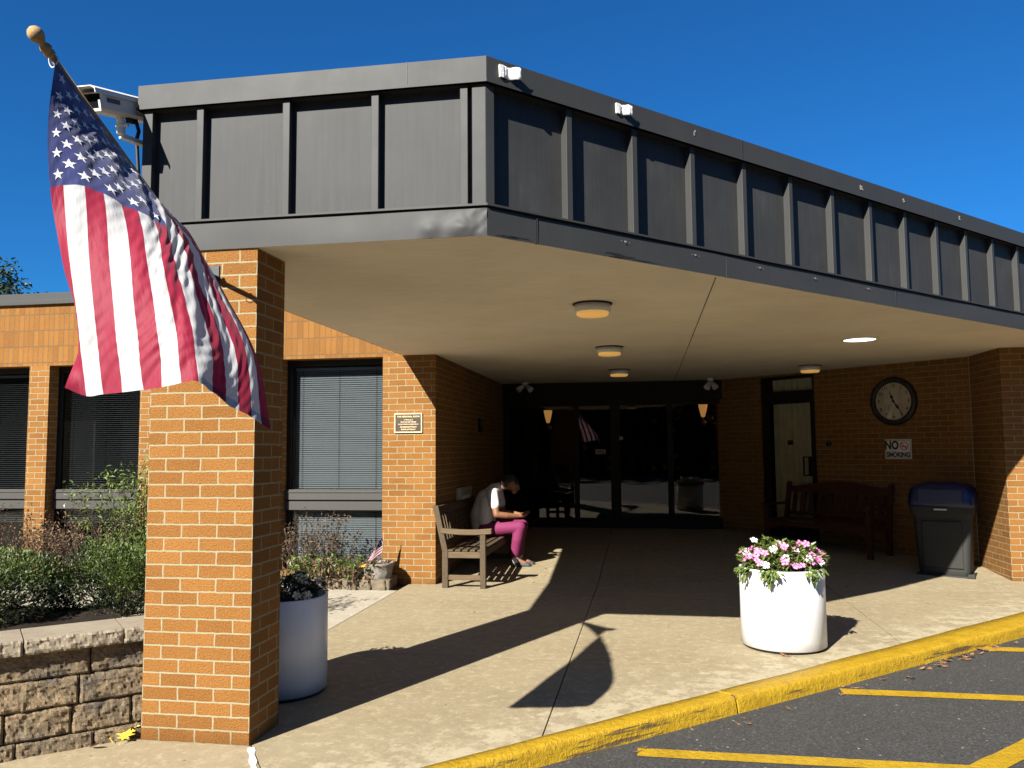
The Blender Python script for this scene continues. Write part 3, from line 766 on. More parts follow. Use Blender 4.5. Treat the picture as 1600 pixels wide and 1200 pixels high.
FLAG_GRID = [[(-2.282,2.77,3.062),(-2.283,2.833,3.031),(-2.284,2.896,3.001),(-2.286,2.96,2.97),(-2.287,3.023,2.939),(-2.288,3.086,2.908),(-2.29,3.149,2.877),(-2.291,3.213,2.846),(-2.292,3.276,2.816),(-2.294,3.339,2.785),(-2.295,3.402,2.754),(-2.296,3.466,2.723),(-2.298,3.529,2.692),(-2.299,3.592,2.661)],[(-2.209,2.656,2.758),(-2.19,2.696,2.767),(-2.164,2.744,2.757),(-2.137,2.795,2.731),(-2.108,2.844,2.706),(-2.083,2.894,2.677),(-2.06,2.947,2.646),(-2.038,3.002,2.623),(-2.032,3.06,2.6),(-2.029,3.116,2.575),(-2.029,3.169,2.554),(-2.029,3.219,2.54),(-2.032,3.268,2.528),(-2.035,3.316,2.521)],[(-2.12,2.572,2.473),(-2.091,2.602,2.493),(-2.036,2.643,2.5),(-1.985,2.682,2.48),(-1.934,2.719,2.452),(-1.889,2.751,2.432),(-1.844,2.794,2.404),(-1.822,2.828,2.385),(-1.798,2.885,2.379),(-1.79,2.937,2.356),(-1.787,2.984,2.336),(-1.788,3.029,2.318),(-1.794,3.069,2.306),(-1.801,3.108,2.293)],[(-2.037,2.554,2.168),(-2.003,2.534,2.204),(-1.945,2.561,2.212),(-1.88,2.582,2.212),(-1.811,2.603,2.204),(-1.756,2.617,2.198),(-1.708,2.638,2.184),(-1.671,2.667,2.172),(-1.651,2.718,2.163),(-1.637,2.764,2.153),(-1.624,2.809,2.142),(-1.616,2.852,2.131),(-1.613,2.891,2.123),(-1.616,2.925,2.119)],[(-1.962,2.557,1.936),(-1.922,2.488,1.948),(-1.867,2.502,1.952),(-1.798,2.512,1.952),(-1.724,2.519,1.953),(-1.654,2.526,1.954),(-1.593,2.54,1.954),(-1.544,2.565,1.94),(-1.511,2.622,1.909),(-1.486,2.67,1.899),(-1.464,2.715,1.89),(-1.446,2.757,1.883),(-1.437,2.795,1.875),(-1.436,2.828,1.869)],[(-1.929,2.443,1.733),(-1.873,2.477,1.706),(-1.816,2.485,1.712),(-1.746,2.488,1.717),(-1.672,2.487,1.725),(-1.601,2.487,1.732),(-1.536,2.495,1.746),(-1.487,2.514,1.747),(-1.46,2.563,1.717),(-1.434,2.611,1.685),(-1.408,2.656,1.659),(-1.386,2.699,1.636),(-1.369,2.739,1.612),(-1.351,2.778,1.594)]]
def cr(a, b, c, d, t): return .5*((2*b) + (c-a)*t + (2*a-5*b+4*c-d)*t*t + (3*b-a-3*c+d)*t**3)
FG = [[Vector(p) for p in r] for r in FLAG_GRID]
def flag_raw(s, t):
    x = min(max(s*13, 0), 13); y = min(max(t*5, 0), 5); i = min(int(x), 12); j = min(int(y), 4); fx, fy = x-i, y-j
    cl = lambda v, hi: max(0, min(hi, v))
    rows = []
    for jj in (j-1, j, j+1, j+2):
        r = FG[cl(jj, 5)]; q = [r[cl(i+k, 13)].copy() for k in (-1, 0, 1, 2)]
        if i == 0: q[0] = q[1]*2 - q[2]
        if i == 12: q[3] = q[2]*2 - q[1]
        rows.append(cr(*q, fx))
    if j == 0: rows[0] = rows[1]*2 - rows[2]
    if j == 4: rows[3] = rows[2]*2 - rows[1]
    return cr(*rows, fy)
def flag_nrm(s, t, e=.01):
    du = flag_raw(min(1, s+e), t) - flag_raw(max(0, s-e), t); dv = flag_raw(s, min(1, t+e)) - flag_raw(s, max(0, t-e))
    n = du.cross(dv)
    return n.normalized() if n.length > 1e-9 else Vector((0, -1, 0))
def flag_pt(s, t, lift=0):
    p = flag_raw(s, t); n = flag_nrm(s, t)
    diag = s*1.0 + t*.55
    env = math.sin(pi*min(1, max(0, s)))**.5
    w_ = .0036*math.sin(diag*46 + 2.2*math.sin(t*6))*(.35 + .65*max(0, math.sin(s*4.4 - .6)))*env
    w_ += .0042*math.sin((s*1.25 + t*.5)*95 + 3*math.sin(t*9+s*3))*max(0, 1-abs(s-.62)/.36)*max(0, 1-abs(t-.5)/.55)
    w_ += .010*mnoise.noise(Vector((s*5, t*4, 1)))*env
    w_ += .006*mnoise.noise(Vector((s*16+t*6, t*7, 4)))*env*max(0, 1 - t*1.1)
    w_ += .0024*math.sin((s*.91*1.0 + t*1.52*.75)*120 + 5*mnoise.noise(Vector((s*4, t*5, 9))))*env*(.35 + .65*abs(mnoise.noise(Vector((s*3, t*4, 2)))))
    w_ += .0045*math.sin(s*2*pi*3.2 + .8*math.sin(t*5))*max(0, t-.12)*env
    return p + n*(w_ + lift)
fm = MB(); NS, NTT = 13*12, 200
pts = [flag_pt(i/NS, j/NTT) for i in range(NS+1) for j in range(NTT+1)]
faces = []; mats_ = []; uvs = []
for i in range(NS):
    for j in range(NTT):
        stp = i//12; t = (j+.5)/NTT
        mt = 2 if (stp < 7 and t < .4) else (0 if stp % 2 == 0 else 1)
        faces.append((i*(NTT+1)+j, (i+1)*(NTT+1)+j, (i+1)*(NTT+1)+j+1, i*(NTT+1)+j+1)); mats_.append(mt)
        uvs.append([(a/NS*.91, b/NTT*1.52) for a, b in ((i, j), (i+1, j), (i+1, j+1), (i, j+1))])
for f, mt, u in zip(faces, mats_, uvs):
    fm.f.append(list(f)); fm.m.append(mt); fm.uv.append(u); fm.s.append(True)
fm.v = [tuple(p) for p in pts]
def star(s0, t0, r, lift):
    ring = []
    for k in range(10):
        a = pi/2 + pi/5*k + pi; rr = r if k % 2 == 0 else r*.40
        ring.append((s0 + rr*math.cos(a)/.91, t0 + rr*math.sin(a)/1.52))
    P = [flag_pt(s0, t0, lift)]
    ctr = P[0]
    for q in ring: P.append(flag_pt(*q, lift))
    mids = []
    P2 = P + [flag_pt((s0+q[0])/2, (t0+q[1])/2, lift) for q in ring]
    F = []
    for k in range(10):
        n_ = (k+1) % 10; F += [(0, 11+k, 11+n_), (11+k, 1+k, 1+n_, 11+n_)]
    fm.add(P2, F, 3, None, True)
for a in range(9):
    for b in range(11):
        if (a + b) % 2: continue
        s0 = (a+1)/10*7/13; t0 = (b+1)/12*.4
        for lf in (.0018, -.0018): star(s0, t0, .028, lf)
# hem along the fly edge and the white heading along the hoist
for tt in (0.975,):
    P = []
    for i in range(NS+1):
        for lf in (.0022,): P += [flag_pt(i/NS, tt, lf), flag_pt(i/NS, .999, lf)]
    F = [(2*i, 2*i+2, 2*i+3, 2*i+1) for i in range(NS)]
    for i, f in enumerate(F): fm.add([P[k_] for k_ in f], [(0,1,2,3)], 0 if (i//12) % 2 == 0 else 1, None, True)
P = []
for i in range(NS+1):
    for lf in (.002,): P += [flag_pt(i/NS, .0, lf), flag_pt(i/NS, .022, lf)]
for i in range(NS): fm.add([P[2*i], P[2*i+2], P[2*i+3], P[2*i+1]], [(0,1,2,3)], 1, None, True)
fl = fm.build('flag', [M['f_red'], M['f_white'], M['f_blue'], M['f_star']])
tag(fl, 'large stars and stripes flag hanging from the slanted pole in front of the brick pillar', 'flag')

# ------------------------------------------------------------------ security camera on the side of the canopy
sc = thing('security_camera', 'white box security camera on an arm at the canopy end behind the flag', 'security camera', (-2.93, 4.0, 3.4))
ca, cb_ = Vector((-2.868, 3.76, 3.375)), Vector((-2.862, 4.28, 3.515)); cd = (cb_-ca).normalized()
Cm = Matrix.Translation(ca) @ cd.to_track_quat('Y', 'Z').to_matrix().to_4x4()
m = MB()
m.prism([(-.055, -.042), (-.035, -.056), (.035, -.056), (.055, -.042), (.058, .03), (.05, .045), (-.05, .045), (-.058, .03)], 0, .50)
m.v = [tuple(Cm @ Vector((x, z, y))) for x, y, z in m.v]
m.build('housing', M['cam_body'], sc, bevel=.004)
m = MB()
m.prism([(-.068, .030), (-.066, .055), (-.045, .068), (.045, .068), (.066, .055), (.068, .030), (.064, .030), (.062, .051), (.043, .063), (-.043, .063), (-.062, .051), (-.064, .030)], -.06, .52)
m.v = [tuple(Cm @ Vector((x, z, y))) for x, y, z in m.v]
m.build('sun_shield', M['white_paint'], sc)
m = MB(); m.box(-.047, .047, -.004, .006, -.042, .034, 0, Cm); m.build('lens', M['lens'], sc)
m = MB(); m.box(-.053, .053, -.012, -.002, -.056, -.042, 0, Cm); m.box(-.053, -.042, -.012, -.002, -.042, .0, 0, Cm); m.box(.042, .053, -.012, -.002, -.042, .0, 0, Cm); m.build('front_frame', M['white_paint'], sc)
m = MB(); m.box(.0585, .0600, .04, .15, -.005, .018, 0, Cm); m.build('label_plate', M['cam_label'], sc)
J = Cm @ Vector((.0, .22, -.10))
m = MB(); m.tube([Cm @ Vector((0, .22, -.055)), J], .022, 12); m.ball(tuple(J), .026, 10); m.tube([J, J + Vector((0, 0, -.05))], .022, 12)
m.tube([J + Vector((-.03, 0, 0)), J + Vector((.045, 0, 0))], .011, 8)
e1 = J + Vector((0, 0, -.06)); e2 = Vector((CL+.03, 4.30, e1.z+.02))
m.beam(e1, (e1+e2)/2 + Vector((.0, .0, -.012)), .035, .026); m.beam((e1+e2)/2 + Vector((0, 0, -.012)), e2, .035, .026)
m.box(CL+.02, CL+.032, 4.24, 4.36, e1.z-.05, e1.z+.09)
m.build('mounting_arm', M['white_paint'], sc, bevel=.002)
m = MB(); P = [Cm @ Vector((.02, .33, -.05)), Cm @ Vector((.025, .34, -.12)), Vector((-2.852, 4.12, 3.30)), Vector((-2.848, 4.14, 3.1)), Vector((-2.846, 4.14, 2.72))]
m.tube(P, .011, 10); m.build('cable', M['black'], sc)
m = MB()
for y_ in (.30, .26): m.tube([Cm @ Vector((.02, y_, -.05)), Cm @ Vector((.02, y_, -.085))], .014, 10)
m.build('cable_gland', M['black'], sc)

# ------------------------------------------------------------------ lights under the canopy
def drum(x, y, lab):
    t = thing('ceiling_light', lab, 'ceiling light', (x, y, S), 0, 'drum lights under the canopy')
    b = MB(); b.lathe([(.150, .0), (.152, -.006), (.143, -.010)], 32, Matrix.Translation((x, y, S))); b.build('base_ring', M['dark_frame'], t)
    b = MB(); b.lathe([(.138, -.010), (.138, -.060), (.134, -.066)], 32, Matrix.Translation((x, y, S))); b.build('drum', M['white_paint'], t)
    b = MB(); b.lathe([(.122, -.055), (.122, -.083), (.112, -.093), (.06, -.097), (.0001, -.098)], 32, Matrix.Translation((x, y, S))); b.build('lens', M['amber'], t)
drum(-.39, 6.12, 'largest looking drum ceiling light with amber lens, nearest the canopy front edge')
drum(-.385, 8.80, 'middle drum ceiling light in the row of three leading to the doors')
drum(-.37, 11.40, 'drum ceiling light with amber lens closest to the dark entrance doors')
drum(2.19, 11.45, 'drum ceiling light with amber lens in front of the curtained side door')
t = thing('recessed_light', 'bright white flush disc light in the canopy underside', 'ceiling light', (2.165, 8.73, S))
b = MB(); b.lathe([(.185, -.001), (.185, -.010), (.155, -.010), (.155, -.002)], 32, caps=(False, False), M= Matrix.Translation((2.165, 8.73, S))); b.build('trim_ring', M['soffit'], t)
b = MB(); b.lathe([(.154, -.007), (.0001, -.007)], 32, Matrix.Translation((2.165, 8.73, S))); b.build('lens', M['disc'], t)
def flood(x, y, lab, a1, a2):
    t = thing('floodlight', lab, 'floodlight', (x, y, S), 0, 'twin floodlights above the doors')
    b = MB(); b.lathe([(.05, 0), (.05, -.035), (.04, -.045)], 16, Matrix.Translation((x, y, S))); b.build('base', M['white_paint'], t)
    for a in (a1, a2):
        d_ = Vector((math.sin(a), -.55, -.75)).normalized(); p = Vector((x, y, S-.04))
        b = MB(); b.tube([p, p + d_*.06], .016, 8); b.tube([p + d_*.05, p + d_*.09, p + d_*.16, p + d_*.165], [.030, .036, .052, .050], 14); b.build('lamp_head', M['white_paint'], t)
flood(-1.95, 13.1, 'white twin headed floodlight on the ceiling beside the shaded side wall', -.9, .9)
flood(1.0, 13.1, 'white twin headed floodlight on the ceiling by the brick pier', -.4, .45)

# ------------------------------------------------------------------ fittings on the walls
def text_mesh(body, size, align='CENTER', bold=0.0):
    c = bpy.data.curves.new('lettering', 'FONT'); c.body = body; c.size = size; c.align_x = align; c.align_y = 'CENTER'; c.offset = bold; c.resolution_u = 3
    o = bpy.data.objects.new('lettering', c); COL.objects.link(o)
    dg = bpy.context.evaluated_depsgraph_get(); me = bpy.data.meshes.new_from_object(o.evaluated_get(dg))
    v = [tuple(x.co) for x in me.vertices]; f = [tuple(p.vertices) for p in me.polygons]
    bpy.data.objects.remove(o); bpy.data.curves.remove(c); bpy.data.meshes.remove(me)
    return v, f
def put_text(mb, T, body, size, x, z, y=-.002, bold=0, sx=1, mat=0):
    v, f = text_mesh(body, size, bold=bold)
    mb.add([T @ Vector((x + a*sx, y, z + b)) for a, b, c in v], f, mat)
def wall_frame(p, ang):       # local x along wall, -y out of the wall, z up
    return Matrix.Translation(p) @ Matrix.Rotation(ang, 4, 'Z')
A45 = R(-45)
# clock
cc = (3.238, 11.436, 2.109); T = wall_frame(cc, A45)
ck = thing('wall_clock', 'large round wall clock with black rim and cream dial on the diagonal brick wall', 'clock', cc)
TL = T @ Matrix.Rotation(R(90), 4, 'X')      # local z points out of the wall
m = MB(); m.lathe([(.317, .001), (.320, .02), (.312, .045), (.290, .058), (.262, .055), (.250, .040), (.248, .020)], 56, TL, caps=(True, False)); m.build('rim', M['black'], ck)
m = MB(); m.lathe([(.250, .018), (.0001, .018)], 48, TL, smooth=False); m.build('dial', M['clock_face'], ck)
for h in range(1, 13):
    m = MB(); a = R(90 - 30*h); put_text(m, T, str(h), .056, .205*math.cos(a), .205*math.sin(a), -.0195, .001); m.build('numeral', M['ink'], ck)
m = MB()
for i in range(60):
    a = 2*pi*i/60; r0 = .238; Tt = T @ Matrix.Rotation(-a, 4, 'Y'); m.box(-.0008, .0008, -.0195, -.0185, r0, .245, 0, Tt)
m.box(-.03, .04, -.0195, -.0185, .098, .101, 0, T)
for cx in (-.075, .075):
    for i in range(20):
        a = R(-120 + 12.6*i); m.box(cx + .045*math.sin(a) - .0012, cx + .045*math.sin(a) + .0012, -.0195, -.0185, -.085 + .045*math.cos(a) - .004, -.085 + .045*math.cos(a) + .004, 0, T)
m.box(-.0765, -.0735, -.0198, -.0186, -.12, -.05, 0, T)
m.build('dial_markings', M['ink'], ck)
def hand(ang, L, w_, y):
    Th = T @ Matrix.Rotation(R(ang), 4, 'Y'); m = MB()
    pf = [(-.006, -.02), (-w_*.4, L*.25), (-w_, L*.45), (-w_*.25, L*.62), (-.0025, L), (.0025, L), (w_*.25, L*.62), (w_, L*.45), (w_*.4, L*.25), (.006, -.02)]
    n = len(pf); P = [Th @ Vector((x, y, z)) for x, z in pf] + [Th @ Vector((x, y-.003, z)) for x, z in pf]
    m.add(P, [tuple(range(n)), tuple(range(n, 2*n))[::-1]] + [(i, (i+1) % n, n+(i+1) % n, n+i) for i in range(n)]); m.lathe([(.012, .020), (.016, .032), (.0001, .033)], 12, TL)
    m.build('clock_hand', M['ink'], ck)
hand(-21, .145, .020, -.022); hand(146, .205, .018, -.027)
# no smoking sign
sp_ = (3.257, 11.417, 1.478); T = wall_frame(sp_, A45)
sg = thing('no_smoking_sign', 'white no smoking sign with black border screwed to brick below the clock', 'sign', sp_)
m = MB(); m.box(-.180, .180, -.006, -.001, -.128, .128, 0, T); m.build('plate', M['sign_white'], sg, bevel=.002)
m = MB(); bw = .005
for a in ((-.168, .168, .112, .112+bw), (-.168, .168, -.117, -.112), ): m.box(a[0], a[1], -.0072, -.0060, a[2], a[3], 0, T)
for a in ((-.168, -.163), (.163, .168)): m.box(a[0], a[1], -.0072, -.0060, -.112, .112, 0, T)
put_text(m, T, 'NO', .150, -.086, .046, -.0072, .007, .80); m.box(-.152, -.018, -.0072, -.006, -.030, -.025, 0, T)
put_text(m, T, 'SMOKING', .084, 0, -.076, -.0072, .0045, .84)
m.box(.045, .105, -.0072, -.006, .028, .040, 0, T); m.box(.108, .116, -.0072, -.006, .028, .040, 0, T)
m.build('lettering', M['ink'], sg)
m = MB(); m.tube([T @ Vector((.083 + .052*math.cos(2*pi*i/30), -.0075, .042 + .052*math.sin(2*pi*i/30))) for i in range(31)], .0052, 6, caps=False); m.beam(T @ Vector((.046, -.009, .079)), T @ Vector((.12, -.009, .005)), .003, .010, up=T.to_3x3() @ Vector((0, 0, 1)))
m.build('prohibition_symbol', M['sign_red'], sg)
# small round fitting on the brick between side door and clock
kp = (2.545, KS-2.545, 1.561); T = wall_frame(kp, A45) @ Matrix.Rotation(R(90), 4, 'X')
m = MB(); m.lathe([(.036, .001), (.038, .02), (.030, .035), (.0001, .04)], 18, T); tag(m.build('door_bell', M['black']), 'small round black button on brick between the side door and the clock', 'door bell')
# bronze plaque
T = wall_frame((-2.708, WV, 1.824), 0)
pq = thing('memorial_plaque', 'small bronze plaque with raised light lettering on the sunlit brick pier', 'plaque', (-2.708, WV, 1.824))
m = MB(); m.box(-.155, .155, -.012, -.001, -.104, .104, 0, T); m.build('plate', M['plaque'], pq)
m = MB()
for a in ((-.165, .165, .100, .112), (-.165, .165, -.112, -.100), (-.165, -.153, -.100, .100), (.153, .165, -.100, .100)): m.box(a[0], a[1], -.020, -.001, a[2], a[3], 0, T)
m.build('frame', M['brass'], pq)
m = MB()
for z, tx, sz in ((.073, 'THE MEMORIAL ROOM', .026), (.037, 'In Memory of', .019), (.013, 'Gertrude and George', .021), (-.013, 'for their devotion and generosity to', .0165), (-.044, 'Greenwood House', .025), (-.072, 'By Julia and Maynard', .020)):
    put_text(m, T, tx, sz, 0, z, -.0135, .0006)
m.build('lettering', M['brass'], pq)
# meter plate and dark panel on the shaded side wall
bx = thing('wall_box', 'pale grey box with outlet cover on the shaded wall above the bench back', 'wall box', (WU, 10.4, .92))
m = MB(); m.box(WU+.001, WU+.055, 10.05, 10.75, .79, 1.03); m.build('cover', M['grey_paint'], bx, bevel=.012)
for y_ in (10.16, 10.28, 10.40, 10.52):
    m = MB(); m.box(WU+.055, WU+.068, y_, y_+.02, .80, .93); m.build('louvre', M['white_paint'], bx)
pn = thing('intercom', 'slim dark intercom panel high on the shaded side wall', 'intercom', (WU, 11.5, 1.86))
m = MB(); m.box(WU+.001, WU+.035, 11.40, 11.62, 1.76, 1.96); m.build('housing', M['dark_frame'], pn, bevel=.006)
m = MB(); m.box(WU+.035, WU+.038, 11.44, 11.58, 1.85, 1.93); m.build('speaker_grille', M['black'], pn)

# ------------------------------------------------------------------ weathered bench by the shaded wall
Y0, Y1 = 8.83, 10.76
be = thing('garden_bench', 'weathered grey teak bench with a person sitting at its far end', 'bench', (-2.0, 9.6, 0))
B = lambda nm, mt, bv=.005, **k_: None
def part(fn, nm, mt, parent, bv=.005):
    m = MB(); fn(m); return m.build(nm, mt, parent, bevel=bv)
for y_ in (Y0, Y1-.06):
    part(lambda m: m.box(-1.832, -1.770, y_, y_+.06, 0, .60), 'leg', M['teak'], be)
    def bl_(m):
        for (xa, za), (xb, zb_) in (((-2.225, 0), (-2.225, .40)), ((-2.225, .40), (-2.335, .895))):
            P = []
            for x, z in ((xa, za), (xb, zb_)): P += [(x-.033, y_, z), (x+.033, y_, z), (x+.033, y_+.06, z), (x-.033, y_+.06, z)]
            m.add(P, [(0,1,5,4), (1,2,6,5), (2,3,7,6), (3,0,4,7), (3,2,1,0), (4,5,6,7)])
    part(bl_, 'leg', M['teak'], be)
    def arm_(m):
        n = 14; prof = []
        for i in range(n+1):
            x = -2.275 + (.575)*i/n; z = .640 + .018*((i/n-.45)**2)*4 - .012*(i/n)
            prof.append((x, z))
        P = []
        for x, z in prof: P += [(x, y_-.008, z-.058), (x, y_+.066, z-.058), (x, y_+.066, z), (x, y_-.008, z)]
        m.add(P, [(4*i+j, 4*i+4+j, 4*i+4+(j+1) % 4, 4*i+(j+1) % 4) for i in range(n) for j in range(4)] + [(0,1,2,3), (4*n+3, 4*n+2, 4*n+1, 4*n)])
    part(arm_, 'armrest', M['teak_x'], be, .008)
    part(lambda m: m.box(-2.205, -1.832, y_+.010, y_+.048, .325, .392), 'seat_rail', M['teak_x'], be)
    part(lambda m: m.box(-2.195, -1.832, y_+.014, y_+.046, .085, .140), 'stretcher', M['teak_x'], be)
part(lambda m: m.box(-1.826, -1.796, Y0+.06, Y1-.06, .325, .395), 'front_rail', M['teak'], be)
part(lambda m: m.box(-2.235, -2.205, Y0+.06, Y1-.06, .335, .392), 'back_rail', M['teak'], be)
for i in range(5):
    x = -2.165 + i*.083
    part(lambda m: m.box(x-.030, x+.030, Y0+.004, Y1-.004, .395, .417), 'seat_slat', M['teak'], be)
bt = lambda z: -2.225 - (z-.40)*.222
part(lambda m: m.add([(bt(z)+dx, y_, z) for z in (.80, .885) for dx in (-.015, .018) for y_ in (Y0+.06, Y1-.06)], [(0,1,3,2), (4,6,7,5), (0,4,5,1), (2,3,7,6), (0,2,6,4), (1,5,7,3)]), 'top_rail', M['teak'], be)
part(lambda m: m.add([(bt(z)+dx, y_, z) for z in (.46, .51) for dx in (-.014, .014) for y_ in (Y0+.06, Y1-.06)], [(0,1,3,2), (4,6,7,5), (0,4,5,1), (2,3,7,6), (0,2,6,4), (1,5,7,3)]), 'lower_rail', M['teak'], be)
for i in range(16):
    y_ = Y0 + .12 + i*.110
    part(lambda m: m.add([(bt(z)+dx, yy, z) for z in (.51, .80) for dx in (-.007, .007) for yy in (y_, y_+.040)], [(0,1,3,2), (4,6,7,5), (0,4,5,1), (2,3,7,6), (0,2,6,4), (1,5,7,3)]), 'back_slat', M['teak'], be, .002)

# ------------------------------------------------------------------ red brown bench under the clock (local frame: x along, -y out)
sx_, sy_ = 2.66, KS-2.66
bc = Vector((sx_, sy_, 0)) + Vector((-.7071, -.7071, 0))*.12
rb = thing('garden_bench', 'dark red brown wooden bench in the shade below the clock', 'bench', (bc.x, bc.y, .085), A45)
HL = .775
def rp(fn, nm, bv=.005):
    m = MB(); fn(m); return m.build(nm, M['redwood'], rb, bevel=bv, local=True)
def slant(m, x0, x1, z0, z1, th):
    f = lambda z: -.02 + (z-.42)*.20*1
    m.add([(x, f(z)+dy-.05, z) for z in (z0, z1) for dy in (-th/2, th/2) for x in (x0, x1)], [(0,1,3,2), (4,6,7,5), (0,4,5,1), (2,3,7,6), (0,2,6,4), (1,5,7,3)])
for s in (-1, 1):
    xa, xb = (s*HL - .03, s*HL + .03)
    rp(lambda m: m.box(xa, xb, -.56, -.50, 0, .61), 'leg')
    def bk(m): m.box(xa, xb, -.10, -.04, 0, .42); slant(m, xa, xb, .42, .93, .055)
    rp(bk, 'leg')
    rp(lambda m: m.box(xa-.012, xb+.012, -.60, -.03, .61, .645), 'armrest', .01)
    rp(lambda m: m.box(xa+.012, xb-.012, -.50, -.10, .33, .40), 'seat_rail')
def apron(m):
    n = 30; P = []
    for i in range(n+1):
        x = -HL+.03 + (2*HL-.06)*i/n; e = min(i, n-i)/n
        zb_ = .335 if e > .12 else .335 - .06*(1-e/.12)
        P += [(x, -.545, zb_), (x, -.515, zb_), (x, -.515, .41), (x, -.545, .41)]
    m.add(P, [(4*i+j, 4*i+4+j, 4*i+4+(j+1) % 4, 4*i+(j+1) % 4) for i in range(n) for j in range(4)])
rp(apron, 'front_rail', 0)
for i in range(5): rp(lambda m: m.box(-HL+.035, HL-.035, -.50+i*.088, -.50+i*.088+.068, .412, .434), 'seat_slat')
def top(m):
    n = 40; P = []
    for i in range(n+1):
        u = i/n; x = -HL+.03 + (2*HL-.06)*u; z1 = .865 + .075*max(0, math.sin(pi*u))**1.3; z0 = .79
        f = lambda z: -.07 + (z-.42)*.20
        P += [(x, f(z0)-.018, z0), (x, f(z0)+.018, z0), (x, f(z1)+.018, z1), (x, f(z1)-.018, z1)]
    m.add(P, [(4*i+j, 4*i+4+j, 4*i+4+(j+1) % 4, 4*i+(j+1) % 4) for i in range(n) for j in range(4)])
rp(top, 'top_rail', 0)
rp(lambda m: slant(m, -HL+.03, HL-.03, .46, .51, .03), 'lower_rail')
for i in range(11):
    x = -HL + .115 + i*(2*HL-.23)/10; rp(lambda m: slant(m, x-.034, x+.034, .51, .79, .016), 'back_slat', .002)

# ------------------------------------------------------------------ trash can
ang = R(-25); tc = Vector((3.245, 9.945, 0)) + Vector((.42, .907, 0))*.38
tr = thing('trash_can', 'tall dark grey trash can with a rounded blue lid beside the bench', 'trash can', (tc.x, tc.y, .03), ang); tr.scale = (1.2, 1.1, 1)
def sq(h, r_, n=7):
    P = []
    for cx, cy, a0 in ((1, 1, 0), (-1, 1, 90), (-1, -1, 180), (1, -1, 270)):
        for i in range(n+1):
            a = R(a0 + 90*i/n); P.append(((h-r_)*cx + r_*math.cos(a), (h-r_)*cy + r_*math.sin(a)))
    return P
def loft(m, secs, cap=True):
    n = len(secs[0][0]); P = [(x, y+o_, z) for sec, z, o_ in secs for x, y in sec]
    F = [(i*n+k_, i*n+(k_+1) % n, (i+1)*n+(k_+1) % n, (i+1)*n+k_) for i in range(len(secs)-1) for k_ in range(n)]
    if cap: F += [tuple(range(n))[::-1], tuple((len(secs)-1)*n + k_ for k_ in range(n))]
    m.add(P, F, 0, None, True)
m = MB(); loft(m, [(sq(.205, .05), 0.02, 0), (sq(.215, .05), .06, 0), (sq(.2155, .05), .07, 0), (sq(.230, .05), .36, 0), (sq(.2445, .05), .65, 0), (sq(.245, .05), .66, 0), (sq(.268, .05), .72, 0), (sq(.2685, .05), .725, 0), (sq(.275, .05), .80, 0)]); o = m.build('body', M['can'], tr, local=True); es = o.modifiers.new('es', 'EDGE_SPLIT'); es.split_angle = R(35)
m = MB(); loft(m, [(sq(.280, .06), .79, 0), (sq(.283, .06), .83, 0), (sq(.280, .08), .93, 0), (sq(.262, .10), 1.0, .008), (sq(.22, .12), 1.045, .02), (sq(.15, .12), 1.065, .03)]); o = m.build('lid', M['can_lid'], tr, local=True)
m = MB(); m.box(-.19, .19, -.290, -.276, .84, .99); m2 = m.build('flap', M['can_lid'], o, local=True, bevel=.01)
m = MB(); m.box(-.17, .17, -.262, -.20, .10, .63); 
for v in range(len(m.v)):
    x, y, z = m.v[v]; m.v[v] = (x, y - (z-.63)*.052, z)
m.build('door_panel', M['can'], tr, local=True, bevel=.008)
m = MB(); m.box(-.055, .055, -.289, -.272, .755, .772); m.build('latch', M['steel'], tr, local=True)
m = MB(); m.box(-.24, .255, -.26, .22, 0, .022); m.box(.20, .262, -.265, -.20, .0, .05); m.build('base', M['can'], tr, local=True, bevel=.008)

# ------------------------------------------------------------------ planters
def planter(x, y, r_, h, lab):
    t = thing('planter', lab, 'planter', (x, y, 0), 0, 'white cylinder planters')
    b = MB(); b.lathe([(r_*.97, .018), (r_, .024), (r_, h-.004), (r_-.004, h), (r_-.02, h), (r_-.022, h-.08)], 64, Matrix.Translation((x, y, 0))); b.build('shell', M['planter'], t)
    b = MB(); b.lathe([(r_*.93, .0), (r_*.93, .02)], 48, Matrix.Translation((x, y, 0))); b.build('base', M['black'], t)
    b = MB(); b.lathe([(r_-.021, h-.06), (r_*.5, h-.03), (.001, h-.02)], 32, Matrix.Translation((x, y, 0))); b.build('soil', M['soil'], t)
planter(1.0, 6.62, .314, .60, 'white cylinder planter full of pink flowers standing near the yellow curb')
planter(-2.335, 4.98, .296, .60, 'white cylinder planter in the shade behind the brick pillar')
# ------------------------------------------------------------------ flowers and shrubs
def rnd(a=1): return random.uniform(-a, a)
def rdir(up=.3):
    while True:
        v = Vector((rnd(), rnd(), rnd()))
        if .1 < v.length < 1: break
    v.normalize(); v.z += up; return v.normalized()
def flower(c, nrm, r, mat, eye, parent):
    m = MB(); nrm = nrm.normalized(); a = nrm.orthogonal().normalized(); b = nrm.cross(a); rot = random.random()*6
    for k in range(5):
        t0 = rot + 2*pi*k/5; P = [c]
        for q, rr in ((-.52, .62), (-.38, .96), (0, 1.02), (.38, .96), (.52, .62)):
            t = t0 + q; P.append(c + (a*math.cos(t) + b*math.sin(t))*r*rr + nrm*(r*.10*(1 if q else .2) + rnd(r*.05)))
        m.add(P, [(0,1,2,3), (0,3,4,5)], 0)
    P = [c + nrm*r*.06 + (a*math.cos(2*pi*k/8) + b*math.sin(2*pi*k/8))*r*.20 for k in range(8)]
    m.add(P, [tuple(range(8))], 1)
    return m.build('flower', [mat, eye], parent)
